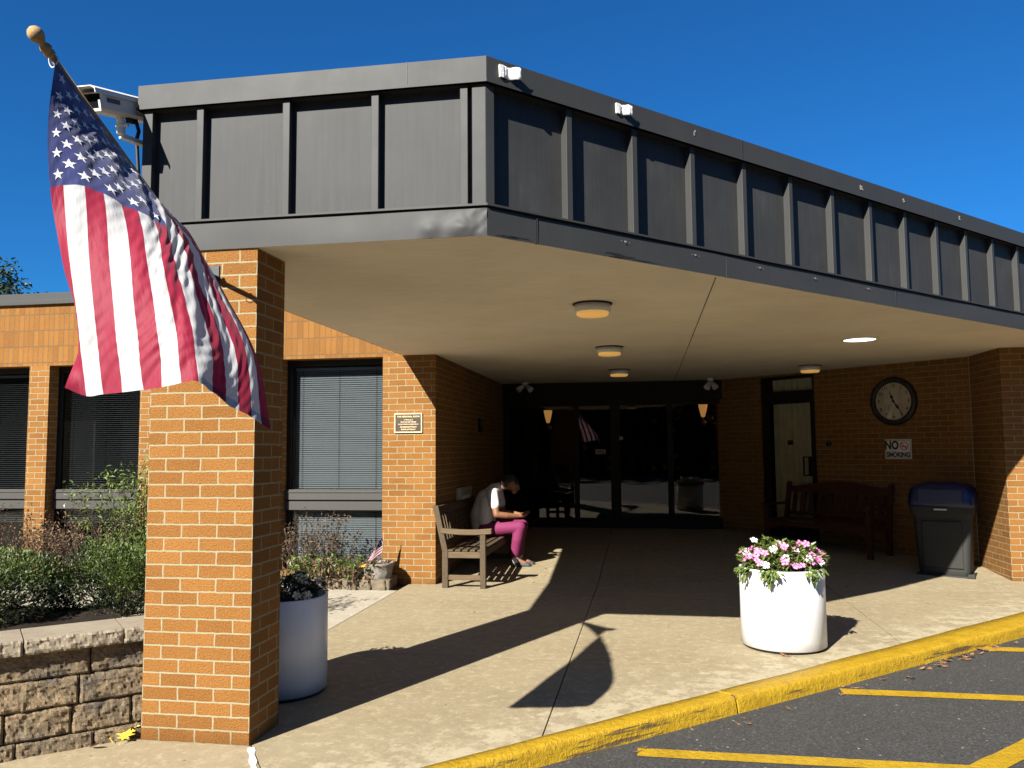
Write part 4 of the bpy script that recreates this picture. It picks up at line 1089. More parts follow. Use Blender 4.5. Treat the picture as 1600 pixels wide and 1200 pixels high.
def dome_plant(name, lab, cat, x, y, z, r_, h, nleaf, L, mats, nflow, fl_mats, eye, seed, over=.0):
    random.seed(seed)
    t = thing(name, lab, cat, (x, y, z))
    m = MB(); st = MB()
    def surf(a, e, k=1):
        q = r_*(.92 + .22*mnoise.noise(Vector((math.cos(a)*1.6, math.sin(a)*1.6, seed))))
        return Vector((x + q*math.cos(a)*math.cos(e)*k, y + q*math.sin(a)*math.cos(e)*k, z + h*(.45 + .75*math.sin(e))*k*(1 + .35*mnoise.noise(Vector((math.cos(a)*2.3+5, math.sin(a)*2.3, e*2+seed))))))
    for i in range(nleaf):
        a = random.random()*2*pi; e = math.asin(random.random()); k = .55 + .48*random.random()**.5
        p = surf(a, e, k); 
        if math.cos(e) > .8 and random.random() < .4: p.z -= random.random()*h*.5
        d = (Vector((math.cos(a), math.sin(a), .25)) + rdir(.2)*.9).normalized()
        m.leaf(p, d, Vector((rnd(.4), rnd(.4), 1)), L*random.uniform(.6, 1.2), L*random.uniform(.35, .55))
    if over:       # leaves spilling over the rim
        for a0 in over:
            for i in range(46):
                a = R(a0 + rnd(11)); q = .325 + .05*random.random(); p = Vector((x + q*math.cos(a), y + q*math.sin(a), z + .05 - (random.random()**1.6)*.11*(1 - (abs(a - R(a0))/R(12))**1.5)))
                m.leaf(p, (Vector((math.cos(a), math.sin(a), -.6)) + rdir(0)*.7).normalized(), Vector((rnd(.4), rnd(.4), 1)), L*random.uniform(.6, 1.1), L*.42)
    for i in range(60):
        a = random.random()*2*pi; e = random.random()*1.2; p = surf(a, e, .9)
        st.tube([(x + rnd(.1), y + rnd(.1), z), p], .0025, 4, caps=False)
    m.build('foliage', mats, t); st.build('stem', M['twig'], t)
    for i in range(nflow):
        a = -pi/2 + rnd(2.3) if random.random() < .8 else random.random()*2*pi
        e = math.asin(random.random())*.95; p = surf(a, e, 1.04)
        n_ = (Vector((math.cos(a)*.6, math.sin(a)*.6, .65)) + Vector((-.15, -.45, .1)) + rdir(0)*.5)
        flower(p, n_, .030*random.uniform(.85, 1.15), random.choice(fl_mats), eye, t)
    return t
fp_ = dome_plant('flowering_plant', 'pink and white flowers with green leaves growing out of the sunlit planter', 'flowers', 1.0, 6.62, .565, .33, .165, 1200, .062, M['leaf_b'], 62, [M['pet_pink']]*3 + [M['pet_white']], M['pet_hot'], 11, over=(-148, -112, -58))
flower(Vector((.80, 6.60, .80)), Vector((.1, -.5, .7)), .03, M['pet_white'], M['pet_hot'], fp_)
st = MB(); st.tube([(.85, 6.62, .60), (.81, 6.61, .72), (.80, 6.60, .795)], .0028, 5)
for i in range(12): st.leaf(Vector((.84, 6.61, .66 + i*.008)), rdir(.2), Vector((0, 0, 1)), .045, .02)
st.build('stem', M['leaf_b'], fp_)
dome_plant('flowering_plant', 'dark leafy plant with a few pale yellowish flowers in the shaded planter', 'flowers', -2.335, 4.98, .555, .29, .13, 800, .05, M['leaf_d'], 16, [M['pet_pale']], M['leaf_yel'], 5, over=(-98,))

def shrub(lab, c, rad, n, L, mat, seed, square=.7, stems=40):
    random.seed(seed); c = Vector(c); t = thing('shrub', lab, 'shrub', c)
    m = MB(); st = MB()
    for i in range(n):
        d = rdir(0)
        while d.z < -.2: d = rdir(0)
        sgn = lambda v: math.copysign(abs(v)**square, v)
        q = Vector((sgn(d.x)*rad[0], sgn(d.y)*rad[1], max(0, sgn(d.z))*rad[2]))
        kk = 1 + .16*mnoise.noise(q*4 + Vector((seed, 0, 0))) + .09*mnoise.noise(q*11)
        k = kk*(.55 + .47*random.random()**.5)
        if mnoise.noise(q*6 + Vector((seed, 4, 2))) < -.3 and k > .9: continue
        p = c + q*k
        upper_lit = mnoise.noise(p*5 + Vector((seed*2, 0, 0)))*.9 + q.z/rad[2]*1.2 - .86 + rnd(.35) > 0  # painted shade: lower leaves take the dark colour, upper ones the bright, broken by noise
        m.leaf(p, (d + rdir(.5)*.9).normalized(), Vector((rnd(.6), rnd(.6), 1)), L*random.uniform(.6, 1.3), L*random.uniform(.35, .55), 0 if upper_lit else 1)
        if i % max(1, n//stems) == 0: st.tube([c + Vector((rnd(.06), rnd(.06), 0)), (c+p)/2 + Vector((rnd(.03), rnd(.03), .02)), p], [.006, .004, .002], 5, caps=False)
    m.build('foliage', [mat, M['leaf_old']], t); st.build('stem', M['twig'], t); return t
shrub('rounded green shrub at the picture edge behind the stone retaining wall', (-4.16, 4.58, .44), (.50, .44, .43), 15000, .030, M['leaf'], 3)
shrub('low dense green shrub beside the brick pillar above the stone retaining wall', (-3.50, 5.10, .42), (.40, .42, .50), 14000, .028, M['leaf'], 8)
def branchy(name, lab, cat, base, stems, hgt, spread, leafn, L, mat, seed, heads=0, clump=.08, tilt=(0, 0)):
    random.seed(seed); base = Vector(base); t = thing(name, lab, cat, base); st = MB(); lf = MB(); hd = MB()
    for i in range(stems):
        b = base + Vector((rnd(spread[0])*.8, rnd(spread[1])*.8, 0)); h = hgt*random.uniform(.55, 1.05)
        tip = b + Vector((rnd(.16) + tilt[0], rnd(.10) + tilt[1], h)); mid = (b+tip)/2 + Vector((rnd(.05), rnd(.05), .02))
        st.tube([b, mid, tip], [.005, .0035, .0018], 5, caps=False)
        tips = [tip]
        for q in range(random.randint(1, 4)):
            s0 = b.lerp(tip, random.uniform(.4, .9)); e0 = s0 + Vector((rnd(.14), rnd(.10), random.uniform(.03, .16)))
            st.tube([s0, e0], [.0026, .0014], 4, caps=False); tips.append(e0)
        if heads:
            for p in tips:
                if random.random() < heads: hd.ball(tuple(p), (.0105, .0105, .013), 5)
        for q in range(leafn):
            u = random.random()**.8; p = b.lerp(tip, u) if random.random() < .4 else random.choice(tips) + Vector((rnd(clump), rnd(clump), rnd(clump)))
            lf.leaf(p, rdir(.15), Vector((rnd(.7), rnd(.7), 1)), L*random.uniform(.5, 1.3), L*random.uniform(.25, .5))
    st.build('stem', M['twig'], t)
    if leafn: lf.build('foliage', mat, t)
    if heads: hd.build('seed_head', M['seed'], t)['kind'] = 'stuff'
    return t
branchy('shrub', 'tall loose shrub with fine bright leaves against the brick pillar edge', 'shrub', (-4.02, 5.98, .38), 26, 1.04, (.30, .25), 95, .045, M['leaf_b'], 21, 0, .085)
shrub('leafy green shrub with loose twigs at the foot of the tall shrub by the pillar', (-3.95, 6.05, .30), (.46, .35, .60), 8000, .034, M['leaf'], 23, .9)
branchy('shrub', 'thin bare branched shrub in front of the middle window sill', 'shrub', (-5.75, 8.45, .02), 22, .72, (.45, .2), 34, .05, M['leaf_dry'], 22, 0, .08)
branchy('dried_flowers', 'brown dried flower stems in front of the leftmost window', 'dried flowers', (-7.55, 8.55, .02), 46, .80, (.85, .28), 46, .045, M['leaf_dry'], 31, .8, .09)
branchy('dried_flowers', 'brown withered flower stems left of the dark window reveal', 'dried flowers', (-6.75, 8.50, .02), 30, .62, (.45, .25), 46, .045, M['leaf_dry'], 33, .6, .09)
branchy('dried_flowers', 'dried coneflower stems with dark seed heads before the window right of the pillar', 'dried flowers', (-3.75, 8.80, .02), 52, .74, (.46, .15), 22, .04, M['leaf_dry'], 41, .95, .06)
branchy('leafy_plant', 'low green and withered leafy plants beside the stone flower pot', 'plant', (-3.55, 8.72, .02), 44, .26, (.40, .12), 20, .075, M['leaf_b'], 44, 0, .06)
branchy('leafy_plant', 'patch of brown withered leaves between the pot and the shaded planter', 'plant', (-3.5, 8.66, .02), 40, .20, (.42, .12), 26, .06, M['leaf_dry'], 45, 0, .06)

# ------------------------------------------------------------------ bed, retaining wall, edging
W0 = Vector((-2.70, 4.09)); WD = Vector((-.7283, -.6852)); WN = Vector((-.6852, .7283))
bed = MB()
def bedz(x, y):
    q = Vector((x, y)) - W0; n_ = q.dot(WN); z = .50
    z -= .48*min(1, max(0, (y - 4.9)/1.5)) if y > 4.9 else 0
    if x > -3.0: z -= .5*min(1, max(0, (x + 3.0)/.28))
    return max(.004, z) + .02*mnoise.noise(Vector((x*5, y*5, 0))) + .008*mnoise.noise(Vector((x*23, y*23, 0)))
nx, ny = 110, 110; P = []; ids = {}
for i in range(nx+1):
    for j in range(ny+1):
        s = -.0 + 3.6*i/nx; n_ = .12 + 2.9*(j/ny)
        q = W0 + WD*s + WN*n_
        P.append((q.x, q.y, bedz(q.x, q.y)))
bed.add(P, [(i*(ny+1)+j, i*(ny+1)+j+1, (i+1)*(ny+1)+j+1, (i+1)*(ny+1)+j) for i in range(nx) for j in range(ny)], 0, None, True)
tag(bed.build('garden_bed', M['soil']), kind='structure')
b2 = MB(); P = []
for i in range(151):
    for j in range(9):
        x = -13.8 + i*(13.8-2.92)/150; y = 8.62 + j*.425/8; P.append((x, y, .035 + .02*mnoise.noise(Vector((x*6, y*6, 2)))))
b2.add(P, [(i*9+j, (i+1)*9+j, (i+1)*9+j+1, i*9+j+1) for i in range(150) for j in range(8)], 0, None, True)
tag(b2.build('garden_bed', M['soil']), kind='structure')

rw = thing('retaining_wall', 'low curving wall of rough split stone blocks in front of the shrubs', 'retaining wall', (W0.x, W0.y, 0))
def rough_block(m, s0, s1, z0, z1, depth, amp, seed, face=0.0, res=.0115, chamf=.012, curve=0):
    n = max(3, int((s1-s0)/res)); k_ = max(3, int((z1-z0)/res)); P = []
    for i in range(n+1):
        for j in range(k_+1):
            s = s0 + (s1-s0)*i/n; z = z0 + (z1-z0)*j/k_
            e = min(s-s0, s1-s, z-z0, z1-z); edge_ = min(1, e/chamf)
            vd = mnoise.voronoi(Vector((s*17+seed, z*21, seed*1.3)))[0]; vd2 = mnoise.voronoi(Vector((s*44+seed, z*52, seed*2.3)))[0]
            d = face + amp*(mnoise.noise(Vector((s*6+seed, z*6, seed*1.7)))*.5 + .8*(vd[0]-.45) + .45*(vd2[0]-.4) + .25*mnoise.noise(Vector((s*70, z*70, seed)))) - chamf*(1-edge_)**2
            q = W0 + WD*s - WN*d; P.append((q.x, q.y, z))
    F = [(i*(k_+1)+j, (i+1)*(k_+1)+j, (i+1)*(k_+1)+j+1, i*(k_+1)+j+1) for i in range(n) for j in range(k_)]
    o = len(P); A = W0 + WD*s0 + WN*depth; B_ = W0 + WD*s1 + WN*depth
    P += [(A.x, A.y, z0), (B_.x, B_.y, z0), (B_.x, B_.y, z1), (A.x, A.y, z1)]
    top = [i*(k_+1)+k_ for i in range(n+1)]; bot = [i*(k_+1) for i in range(n+1)]
    F += [tuple(top + [o+2, o+3]), tuple(bot[::-1] + [o, o+1]), tuple([j for j in range(k_+1)][::-1] + [o+3, o][::-1][::-1])[:k_+1] + (o, o+3), tuple(n*(k_+1)+j for j in range(k_+1)) + (o+2, o+1)]
    m.add(P, F, 0, None, False)
random.seed(9)
m = MB(); ch = .1475
for r_ in range(4):
    z0 = -.07 + .0 if r_ == 0 else .076 + (r_-1)*ch; z1 = .076 if r_ == 0 else z0 + ch
    s = -.05 - [.08, .17, .0, .11][r_]; sd = r_*10
    while s < 3.2:
        L_ = [.36, .29, .36, .43][r_]*random.uniform(.92, 1.06); sd += 1
        rough_block(m, s + .003, s + L_ - .003, z0 + .002, z1 - .003, .2, .020, sd*1.37); s += L_
m.build('block_courses', M['block'], rw)
m = MB(); s = -.35; sd = 60
while s < 3.3:
    L_ = .455; sd += 1
    rough_block(m, s + .003, s + L_ - .003, .512, .588, .265, .016, sd*1.37, .052, .0105, .006); s += L_
m.build('cap_stones', M['capstone'], rw)

ed = thing('edging_stones', 'row of rough tan stones edging the flower bed beside the pot', 'stone edging', (-3.1, 8.6, 0))
random.seed(4)
def pebble_block(m, c, sz, ang, seed):
    n = 6; T = Matrix.Translation(c) @ Matrix.Rotation(ang, 4, 'Z'); P = []; F = []
    bm = bmesh.new(); bmesh.ops.create_cube(bm, size=1); bmesh.ops.subdivide_edges(bm, edges=bm.edges[:], cuts=5, use_grid_fill=True)
    for v in bm.verts:
        p = v.co.copy(); q = p.normalized()*.62; p = p.lerp(q, .28)
        p = Vector((p.x*sz[0], p.y*sz[1], p.z*sz[2])); p += p.normalized()*.012*mnoise.fractal(p*16 + Vector((seed, 0, 0)), 1, 2, 3)
        P.append(T @ p)
    F = [tuple(v.index for v in f.verts) for f in bm.faces]; bm.free(); m.add(P, F, 0, None, True)
x = -4.2; i = 0
while x < -2.98:
    L_ = random.uniform(.15, .20); m = MB(); pebble_block(m, Vector((x + L_/2, 8.66, .045)), (L_, .12, .13), rnd(.06), i*3.1); m.build('stone', M['edging'], ed); x += L_; i += 1
y = 8.62
for k in range(3):
    m = MB(); pebble_block(m, Vector((-2.86 - .012*k, 8.70 + k*.135, .045)), (.12, .15, .125), .1, 70+k); m.build('stone', M['edging'], ed)

# stone pot with a small flag
px_, py_ = -2.985, 8.80
pt = thing('flower_pot', 'weathered pale stone pot on the bed edging below the window', 'pot', (px_, py_, .09))
m = MB(); m.lathe([(.11, .06), (.145, .10), (.165, .17), (.172, .235), (.185, .250), (.185, .272), (.165, .275), (.155, .24)], 40, Matrix.Translation((px_, py_, 0)))
m.v = [tuple(Vector(v) + (Vector(v) - Vector((px_, py_, v[2])))*.10*mnoise.noise(Vector(v)*22)) for v in m.v]
m.build('shell', M['pot'], pt)
m = MB(); m.lathe([(.157, .245), (.001, .255)], 24, Matrix.Translation((px_, py_, 0))); m.build('soil', M['soil'], pt)
random.seed(77)
t = thing('leafy_plant', 'few withered stems with an orange bloom in the stone pot', 'plant', (px_, py_, .25)); m = MB()
for i in range(70): m.leaf(Vector((px_ + rnd(.13), py_ + rnd(.12), .25 + random.random()*.05)), rdir(.1), Vector((0, 0, 1)), .05, .018)
m.build('foliage', M['leaf_dry'], t); flower(Vector((px_-.13, py_-.16, .262)), Vector((-.3, -.7, .6)), .030, M['leaf_yel'], M['leaf_aut'], t); flower(Vector((px_-.10, py_-.17, .258)), Vector((.2, -.8, .5)), .024, M['leaf_yel'], M['leaf_aut'], t)
sfb = Vector((px_+.04, py_, .25)); sft = Vector((px_+.075, py_-.01, .60))
m = MB(); m.tube([sfb, sft], .0045, 8); m.ball(tuple(sft + Vector((0, 0, .008))), (.006, .006, .014), 6)
so = m.build('flag_stick', M['polewood']); tag(so, 'thin stick of the little flag stuck in the stone pot', 'flag stick')
sm = MB()
def sfp(s, t):       # s along the stick downwards, t along the stripes
    top = sft.lerp(sfb, .06 + .60*s); fold = math.sin(s*3.5 + t*9)
    return top + Vector((-.245*t*(.40 + .60*s) + .004*fold + .035*s*(t<.0), -.050*t + .028*math.sin(t*8+1.2*s)*t + .012*fold, -.155*t - .02*t*s))
n_, k_ = 26, 40
for i in range(n_):
    for j in range(k_):
        st_ = i//2; mt = 2 if (st_ < 7 and j < k_*.4) else st_ % 2
        sm.add([sfp(i/n_, j/k_), sfp((i+1)/n_, j/k_), sfp((i+1)/n_, (j+1)/k_), sfp(i/n_, (j+1)/k_)], [(0,1,2,3)], mt, [[(i/90, j/90)]*4], True)
for a in range(5):
    for b in range(6):
        s0, t0 = (a+.6)/5.4*7/13, (b+.6)/6.2*.4; c = sfp(s0, t0); e1_ = sfp(s0+.03, t0) - c; e2_ = sfp(s0, t0+.03) - c; nn = e1_.cross(e2_).normalized()*.0015
        if (a+b) % 2 == 0:
            for sg in (1, -1): sm.add([c + nn*sg + e1_.normalized()*.007*math.cos(q*pi/2) + e2_.normalized()*.007*math.sin(q*pi/2) for q in range(4)], [(0,1,2,3)], 3)
o = sm.build('flag', [M['f_red'], M['f_white'], M['f_blue'], M['f_star']]); tag(o, 'little stars and stripes flag on a stick in the stone pot', 'flag')

# ------------------------------------------------------------------ person on the bench
def blob(name, chains, voxel, smooth, mat, parent=None, extra=None):
    m = MB()
    for pts, rad in chains:
        pts = [Vector(p) for p in pts]; P2 = []; R2 = []
        for i in range(len(pts)-1):
            n = max(1, int((pts[i+1]-pts[i]).length/.012))
            for k in range(n): P2.append(pts[i].lerp(pts[i+1], k/n)); R2.append(rad[i] + (rad[i+1]-rad[i])*k/n)
        P2.append(pts[-1]); R2.append(rad[-1])
        m.tube(P2, R2, 14)
        m.ball(tuple(pts[0]), rad[0]*.99, 8); m.ball(tuple(pts[-1]), rad[-1]*.99, 8)
        for p, r_ in zip(pts[1:-1], rad[1:-1]): m.ball(tuple(p), r_*1.0, 8)
    for e_ in (extra or []): m.ball(*e_)
    tmp = m.build('tmp', mat)
    r_ = tmp.modifiers.new('r', 'REMESH'); r_.mode = 'VOXEL'; r_.voxel_size = voxel
    s_ = tmp.modifiers.new('s', 'SMOOTH'); s_.iterations = smooth; s_.factor = .5
    dg = bpy.context.evaluated_depsgraph_get(); me = bpy.data.meshes.new_from_object(tmp.evaluated_get(dg))
    bpy.data.objects.remove(tmp); me.name = name
    for p in me.polygons: p.use_smooth = True
    o = bpy.data.objects.new(name, me); COL.objects.link(o)
    if parent is not None: o.parent = parent
    return o
YP = 10.30
H = {'pelvis': (-2.07, YP, .52), 'belly': (-2.09, YP, .68), 'chest': (-2.005, YP, .90), 'neck0': (-1.885, YP, 1.025), 'neck1': (-1.79, YP, 1.06)}
def arm(sg):
    y = lambda k: YP + sg*k
    sh_, el, wr = (-1.935, y(.17), .965), (-1.875, y(.225), .70), (-1.615, y(.10), .675)
    ch = [([sh_, el], [.056, .043]), ([el, (-1.76, y(.18), .688), wr], [.042, .040, .026])]
    pm = Vector((-1.555, y(.075), .685)); ch.append(([wr, pm], [.026, .030]))
    for q, L_ in ((-.024, .062), (-.008, .072), (.008, .070), (.024, .056)):
        b_ = pm + Vector((.012, q, .004)); ch.append(([b_, b_ + Vector((L_*.55, -sg*.004, .012)), b_ + Vector((L_*.75, -sg*.012, .034))], [.0095, .0085, .0075]))
    ch.append(([pm + Vector((-.01, -sg*.018, .015)), pm + Vector((.018, -sg*.030, .040)), pm + Vector((.045, -sg*.024, .050))], [.011, .0095, .008]))
    return ch, sh_, el
aL, sL, eL = arm(1); aR, sR, eR = arm(-1)
def legc(sg, toe):
    y = lambda k: YP + sg*k
    hip, kn, an = (-1.99, y(.09), .515), (-1.60, y(.105), .545), (-1.665 + toe, y(.07), .135)
    return hip, kn, an
l1, l2 = legc(1, .03), legc(-1, .0)
chains = [([H['pelvis'], H['belly'], H['chest'], H['neck0']], [.13, .125, .13, .06]), ([H['neck0'], H['neck1'], (-1.755, YP, 1.055)], [.055, .05, .06]),
          ([(-1.765, YP, 1.080), (-1.725, YP, 1.080), (-1.685, YP, 1.045)], [.078, .088, .070]), ([(-1.685, YP, 1.02), (-1.690, YP, .975)], [.055, .034])]
chains += aL + aR
for hip, kn, an in (l1, l2): chains += [([hip, kn], [.085, .058]), ([kn, (kn[0]-.03, kn[1], .38), an], [.056, .054, .034]), ([an, (an[0]+.14, an[1], .075)], [.033, .028])]
chains += [([sL, (-1.94, YP, .975), sR], [.06, .09, .06])]
face = [((-1.620, YP, 1.008), (.018, .013, .018), 8, 0), ((-1.628, YP+.03, 1.035), (.012, .014, .010), 8, 0), ((-1.628, YP-.03, 1.035), (.012, .014, .010), 8, 0), ((-1.650, YP, .980), (.012, .022, .008), 8, 0),
        ((-1.728, YP-.084, 1.04), (.016, .010, .026), 8, 0), ((-1.728, YP+.084, 1.04), (.016, .010, .026), 8, 0)]
pe = blob('person', chains, .0075, 5, M['skin'], None, face)
tag(pe, 'person in white shirt and pink trousers seated on the bench bent over a phone', 'person')
sc_ = [([(-2.075, YP, .50), (-2.10, YP, .66), (-2.03, YP, .86), (-1.94, YP, .985)], [.165, .165, .155, .10]), ([(-2.05, YP-.10, .62), (-2.02, YP-.10, .84)], [.10, .10]), ([(-2.05, YP+.10, .62), (-2.02, YP+.10, .84)], [.10, .10]),
       ([(-1.94, YP, .975), (-1.88, YP, 1.03)], [.095, .062]), ([sL, (-1.94, YP, .965), sR], [.075, .105, .075])]
for s_, e_ in ((sL, eL), (sR, eR)): sc_.append(([s_, tuple(Vector(s_).lerp(Vector(e_), .55))], [.074, .068]))
o = blob('shirt', sc_, .010, 4, M['shirt'], pe)
tc_ = [([(-2.03, YP-.07, .515), (-2.03, YP+.07, .515)], [.135, .135])]
for hip, kn, an in (l1, l2):
    tc_ += [([hip, (kn[0]+.005, kn[1], kn[2]-.005)], [.103, .074]), ([kn, (kn[0]-.035, kn[1], .38), (an[0]-.005, an[1], .20)], [.074, .070, .060])]
blob('trousers', tc_, .010, 4, M['pants'], pe)
blob('hair', [([(-1.785, YP, 1.095), (-1.738, YP, 1.105), (-1.690, YP, 1.085)], [.086, .090, .070]), ([(-1.80, YP, 1.085), (-1.815, YP, 1.05)], [.07, .05])], .009, 3, M['hair'], pe)
for hip, kn, an in (l1, l2):
    blob('shoe', [([(an[0]-.035, an[1], .075), (an[0]+.06, an[1], .070), (an[0]+.165, an[1], .062)], [.040, .042, .036])], .008, 3, M['shoe'], pe)
    blob('sock', [([(an[0], an[1], .19), (an[0], an[1], .09)], [.043, .040])], .009, 2, M['sock'], pe)
ph = MB(); Tp = Matrix.Translation((-1.475, YP, .735)) @ Matrix.Rotation(R(35), 4, 'Y'); ph.box(-.006, .002, -.038, .038, -.075, .075, 0, Tp); po = ph.build('phone', M['lens'], None, bevel=.004)
tag(po, 'dark phone held in the hands of the seated person', 'phone')

# ------------------------------------------------------------------ fallen leaves
OAK = [(0, 0), (.06, .18), (.26, .16), (.12, .34), (.40, .44), (.14, .52), (.30, .74), (.08, .72), (0, 1), (-.08, .72), (-.30, .74), (-.14, .52), (-.40, .44), (-.12, .34), (-.26, .16), (-.06, .18)]
OVAL = [(0, 0), (.14, .2), (.2, .45), (.14, .75), (0, 1), (-.14, .75), (-.2, .45), (-.14, .2)]
def fallen(x, y, z, L_, ang, mat, lab, grp, shape=OAK, curl=.25, tiltx=.45):
    m = MB(); T = Matrix.Translation((x, y, z + .004)) @ Matrix.Rotation(ang, 4, 'Z') @ Matrix.Rotation(tiltx, 4, 'X')
    n = len(shape); P = [T @ Vector((0, .45*L_, .0))]
    for a, b in shape: P.append(T @ Vector((a*1.35*L_, b*L_, curl*L_*(a*a*2.0 + (b-.5)**2*.6))))
    m.add(P, [(0, 1+i, 1+(i+1) % n) for i in range(n)]); m.tube([T @ Vector((0, 0, curl*L_*.15)), T @ Vector((.03*L_, -.28*L_, curl*L_*.2))], .0016, 5)
    o = m.build('fallen_leaf', mat); s_ = o.modifiers.new('thick', 'SOLIDIFY'); s_.thickness = .0008
    tag(o, lab, 'leaf', grp)
gy = 'yellow leaves at the pillar foot'
fallen(-2.80, 3.98, .012, .105, .9, M['leaf_yel'], 'yellow lobed leaf flat on the path nearest the pillar foot', gy)
fallen(-2.74, 4.03, .02, .11, .3, M['leaf_yel'], 'yellow lobed leaf leaning on the stone wall beside the pillar', gy, tiltx=.8)
fallen(-2.83, 4.02, .02, .10, .8, M['leaf_yel'], 'upright yellow lobed leaf topmost against the retaining wall', gy, tiltx=1.1)
fallen(-2.90, 3.97, .008, .08, -.4, M['leaf_brn'], 'orange brown leaf beside the yellow leaves at the pillar foot', gy)
fallen(-2.73, 3.97, .012, .10, .1, M['leaf_yel'], 'yellow lobed leaf touching the front of the brick pillar', gy)
fallen(-2.965, 3.86, .0, .085, 1.35, M['leaf_brn'], 'single large brown leaf lying by the base of the stone wall', None, OVAL, .5)
for i, (x, y) in enumerate(((-2.88, 3.95), (-2.90, 3.92), (-2.85, 3.90))):
    fallen(x, y, 0, .07, i*2.1, M['leaf_dry'], 'dull brown leaf scrap by the foot of the stone wall', 'leaf scraps by the wall', OVAL, .5)
random.seed(15)
gl = 'brown leaves in the gutter along the yellow curb'
for i in range(48):
    x = random.gauss(2.32, .20) if i < 30 else random.uniform(-.2, 2.8)
    y = front(x) - .05 - random.random()*(.12 if i < 30 else .2)
    fallen(x, y, ZA, random.uniform(.035, .075), random.random()*6, random.choice([M['leaf_brn'], M['leaf_dry'], M['leaf_brn']]), 'dry brown leaf lying in the gutter along the yellow curb', gl, random.choice([OAK, OVAL]), random.uniform(.2, .9), rnd(.5))
gp = 'dead leaves scattered on the pavement'
for x, y in ((-2.046, 7.985), (-1.618, 7.56), (-1.30, 9.3), (-1.22, 9.7), (-1.28, 10.1), (-1.36, 10.6), (-1.15, 8.9), (1.02, 6.27), (2.63, 8.54), (-.40, 7.9), (.15, 7.2), (1.6, 8.9), (2.1, 9.4), (.6, 9.9)):
    fallen(x, y, gz(y), random.uniform(.03, .05), random.random()*6, random.choice([M['leaf_brn'], M['leaf_dry']]), 'small brown dead leaf lying on the tan pavement', gp, OVAL, .5, rnd(.3))
for k, (x, y) in enumerate(((.955, 6.27), (.985, 6.265))): fallen(x, y, 0, .05, 1+k, M['leaf_brn'], 'curled brown leaf against the foot of the sunlit planter', 'leaves at the planter foot', OVAL, .9)

# ------------------------------------------------------------------ trees
def tree(lab, x, y, h, r_, mat, seed, n=2600, L=.32, cz=.62):
    random.seed(seed); t = thing('tree', lab, 'tree', (x, y, ZA)); tb = MB(); cr_ = MB()
    top = Vector((x, y, h*.72)); tb.tube([(x, y, ZA), (x + rnd(.1), y + rnd(.1), h*.35), top], [h*.028, h*.02, h*.008], 10)
    cl = []
    for i in range(26):
        d = rdir(.25); c = Vector((x, y, h*cz)) + Vector((d.x*r_, d.y*r_, d.z*h*.36))*random.uniform(.55, 1); cl.append((c, random.uniform(.28, .5)*r_))
        s0 = Vector((x, y, h*random.uniform(.28, .6))); tb.tube([s0, (s0+c)/2 + Vector((0, 0, .2)), c], [h*.009, h*.006, h*.002], 6, caps=False)
    for i in range(n):
        c, q = random.choice(cl); d = rdir(.1); p = c + d*q*random.uniform(.35, 1.05)
        cr_.leaf(p, rdir(0), Vector((rnd(), rnd(), 1)), L*random.uniform(.5, 1.2), L*random.uniform(.4, .7))
    tb.build('trunk', M['bark'], t); cr_.build('crown', mat, t)
tree('dark green tree rising behind the building roof at the picture edge', -23.3, 25.5, 8.0, 2.2, M['leaf_d'], 51, 6000, .22)
tree('distant tree top barely showing over the roof beside the flag', -19.6, 26.5, 7.55, 1.5, M['leaf_d'], 52, 3000, .22)
random.seed(88); m = MB()
for i in range(9000):
    a = R(random.uniform(178, 352)); q = random.uniform(27, 34); h = 10.5 + 3.5*mnoise.noise(Vector((a*6, 1, 0)))
    p = Vector((q*math.cos(a), q*math.sin(a), ZA + h*random.random()**.8)); m.leaf(p, rdir(0), Vector((rnd(), rnd(), 1)), random.uniform(.9, 1.7), random.uniform(.7, 1.2))
n_ = 120; P = []  # solid dark sheet added inside the treeline to keep bright sky out of reflections
for i in range(n_+1):
    a = R(176 + 178*i/n_)
    for j in range(9):
        q = 33.5 + 1.6*mnoise.noise(Vector((a*14, j*.9, 5))); P.append((q*math.cos(a), q*math.sin(a), ZA + j*1.15 + (1.2*mnoise.noise(Vector((a*20, 3, 1))) if j == 8 else 0)))
m.add(P, [(i*9+j, (i+1)*9+j, (i+1)*9+j+1, i*9+j+1) for i in range(n_) for j in range(8)])
for i in range(120):
    a = R(178 + 174*i/119); m.tube([(31*math.cos(a), 31*math.sin(a), ZA), (31.4*math.cos(a), 31.2*math.sin(a), 6)], [.22, .10], 6)
o = m.build('treeline', M['leaf_d']); tag(o, 'dark belt of trees across the parking lot', 'treeline', None, 'stuff')
for x, y, h, lab in ((4.5, -19, 8.5, 'orange autumn tree in front of the dark belt of trees across the parking lot'), (12, -17, 8, 'rust coloured autumn tree at the side of the parking lot')):
    tree(lab, x, y, h, 3.2, M['leaf_aut'], int(60+x), 2200, .5, .55)

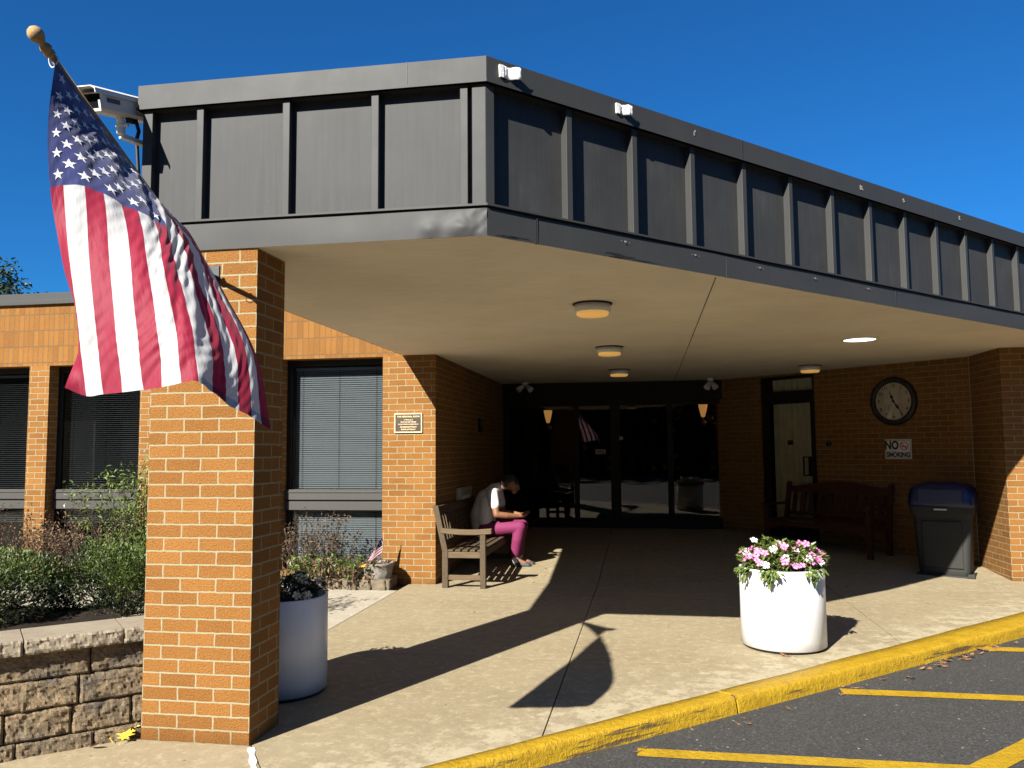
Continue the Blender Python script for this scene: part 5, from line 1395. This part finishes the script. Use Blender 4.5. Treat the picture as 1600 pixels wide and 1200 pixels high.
# ------------------------------------------------------------------ light, sky, camera
SAZ, SEL = R(65.6), R(33.3)
sd = Vector((math.cos(SAZ)*math.cos(SEL), math.sin(SAZ)*math.cos(SEL), -math.sin(SEL)))
L = bpy.data.lights.new('sun', 'SUN'); L.energy = 5.0; L.angle = R(.5); L.color = (1, .955, .88)
lo = bpy.data.objects.new('sun', L); COL.objects.link(lo); lo.rotation_euler = sd.to_track_quat('-Z', 'Y').to_euler(); lo.location = (-10, -20, 20)
wd = bpy.data.worlds.new('World'); scene.world = wd; wd.use_nodes = True; nt = wd.node_tree; nt.nodes.clear()
sk = nt.nodes.new('ShaderNodeTexSky'); sk.sky_type = 'NISHITA'; sk.sun_disc = False; sk.sun_elevation = SEL; sk.sun_rotation = math.atan2(-sd.x, -sd.y)
sk.altitude = 300; sk.air_density = 1.0; sk.dust_density = .3; sk.ozone_density = 4.0
bg = nt.nodes.new('ShaderNodeBackground'); bg.inputs[1].default_value = .05; ow = nt.nodes.new('ShaderNodeOutputWorld')
tn = nt.nodes.new('ShaderNodeMix'); tn.data_type = 'RGBA'; tn.blend_type = 'MULTIPLY'; tn.inputs[0].default_value = 1; tn.inputs[7].default_value = (.112, .50, .86, 1)
nt.links.new(sk.outputs[0], tn.inputs[6]); nt.links.new(tn.outputs[2], bg.inputs[0]); nt.links.new(bg.outputs[0], ow.inputs[0])
cam = bpy.data.cameras.new('camera'); cam.lens = 1269.98/1600*36; cam.sensor_width = 36; cam.clip_start = .05; cam.clip_end = 1000
co = bpy.data.objects.new('camera', cam); COL.objects.link(co)
fw = Vector((-0.1627559, 0.9834367, 0.0797672)); rt = Vector((0.9864553, 0.1638605, -0.0074592)); up = Vector((0.0204063, -0.0774728, 0.9967856))
mx = Matrix((rt, up, -fw)).transposed().to_4x4(); mx.translation = (0, 0, 1.5164); co.matrix_world = mx
scene.camera = co
vs_ = scene.view_settings; vs_.view_transform = 'Standard'; vs_.look = 'None'; vs_.exposure = 1.55; vs_.gamma = 1; vs_.use_curve_mapping = False
cy = scene.cycles; cy.max_bounces = 8; cy.diffuse_bounces = 2; cy.glossy_bounces = 4; cy.transparent_max_bounces = 24; cy.use_denoising = True
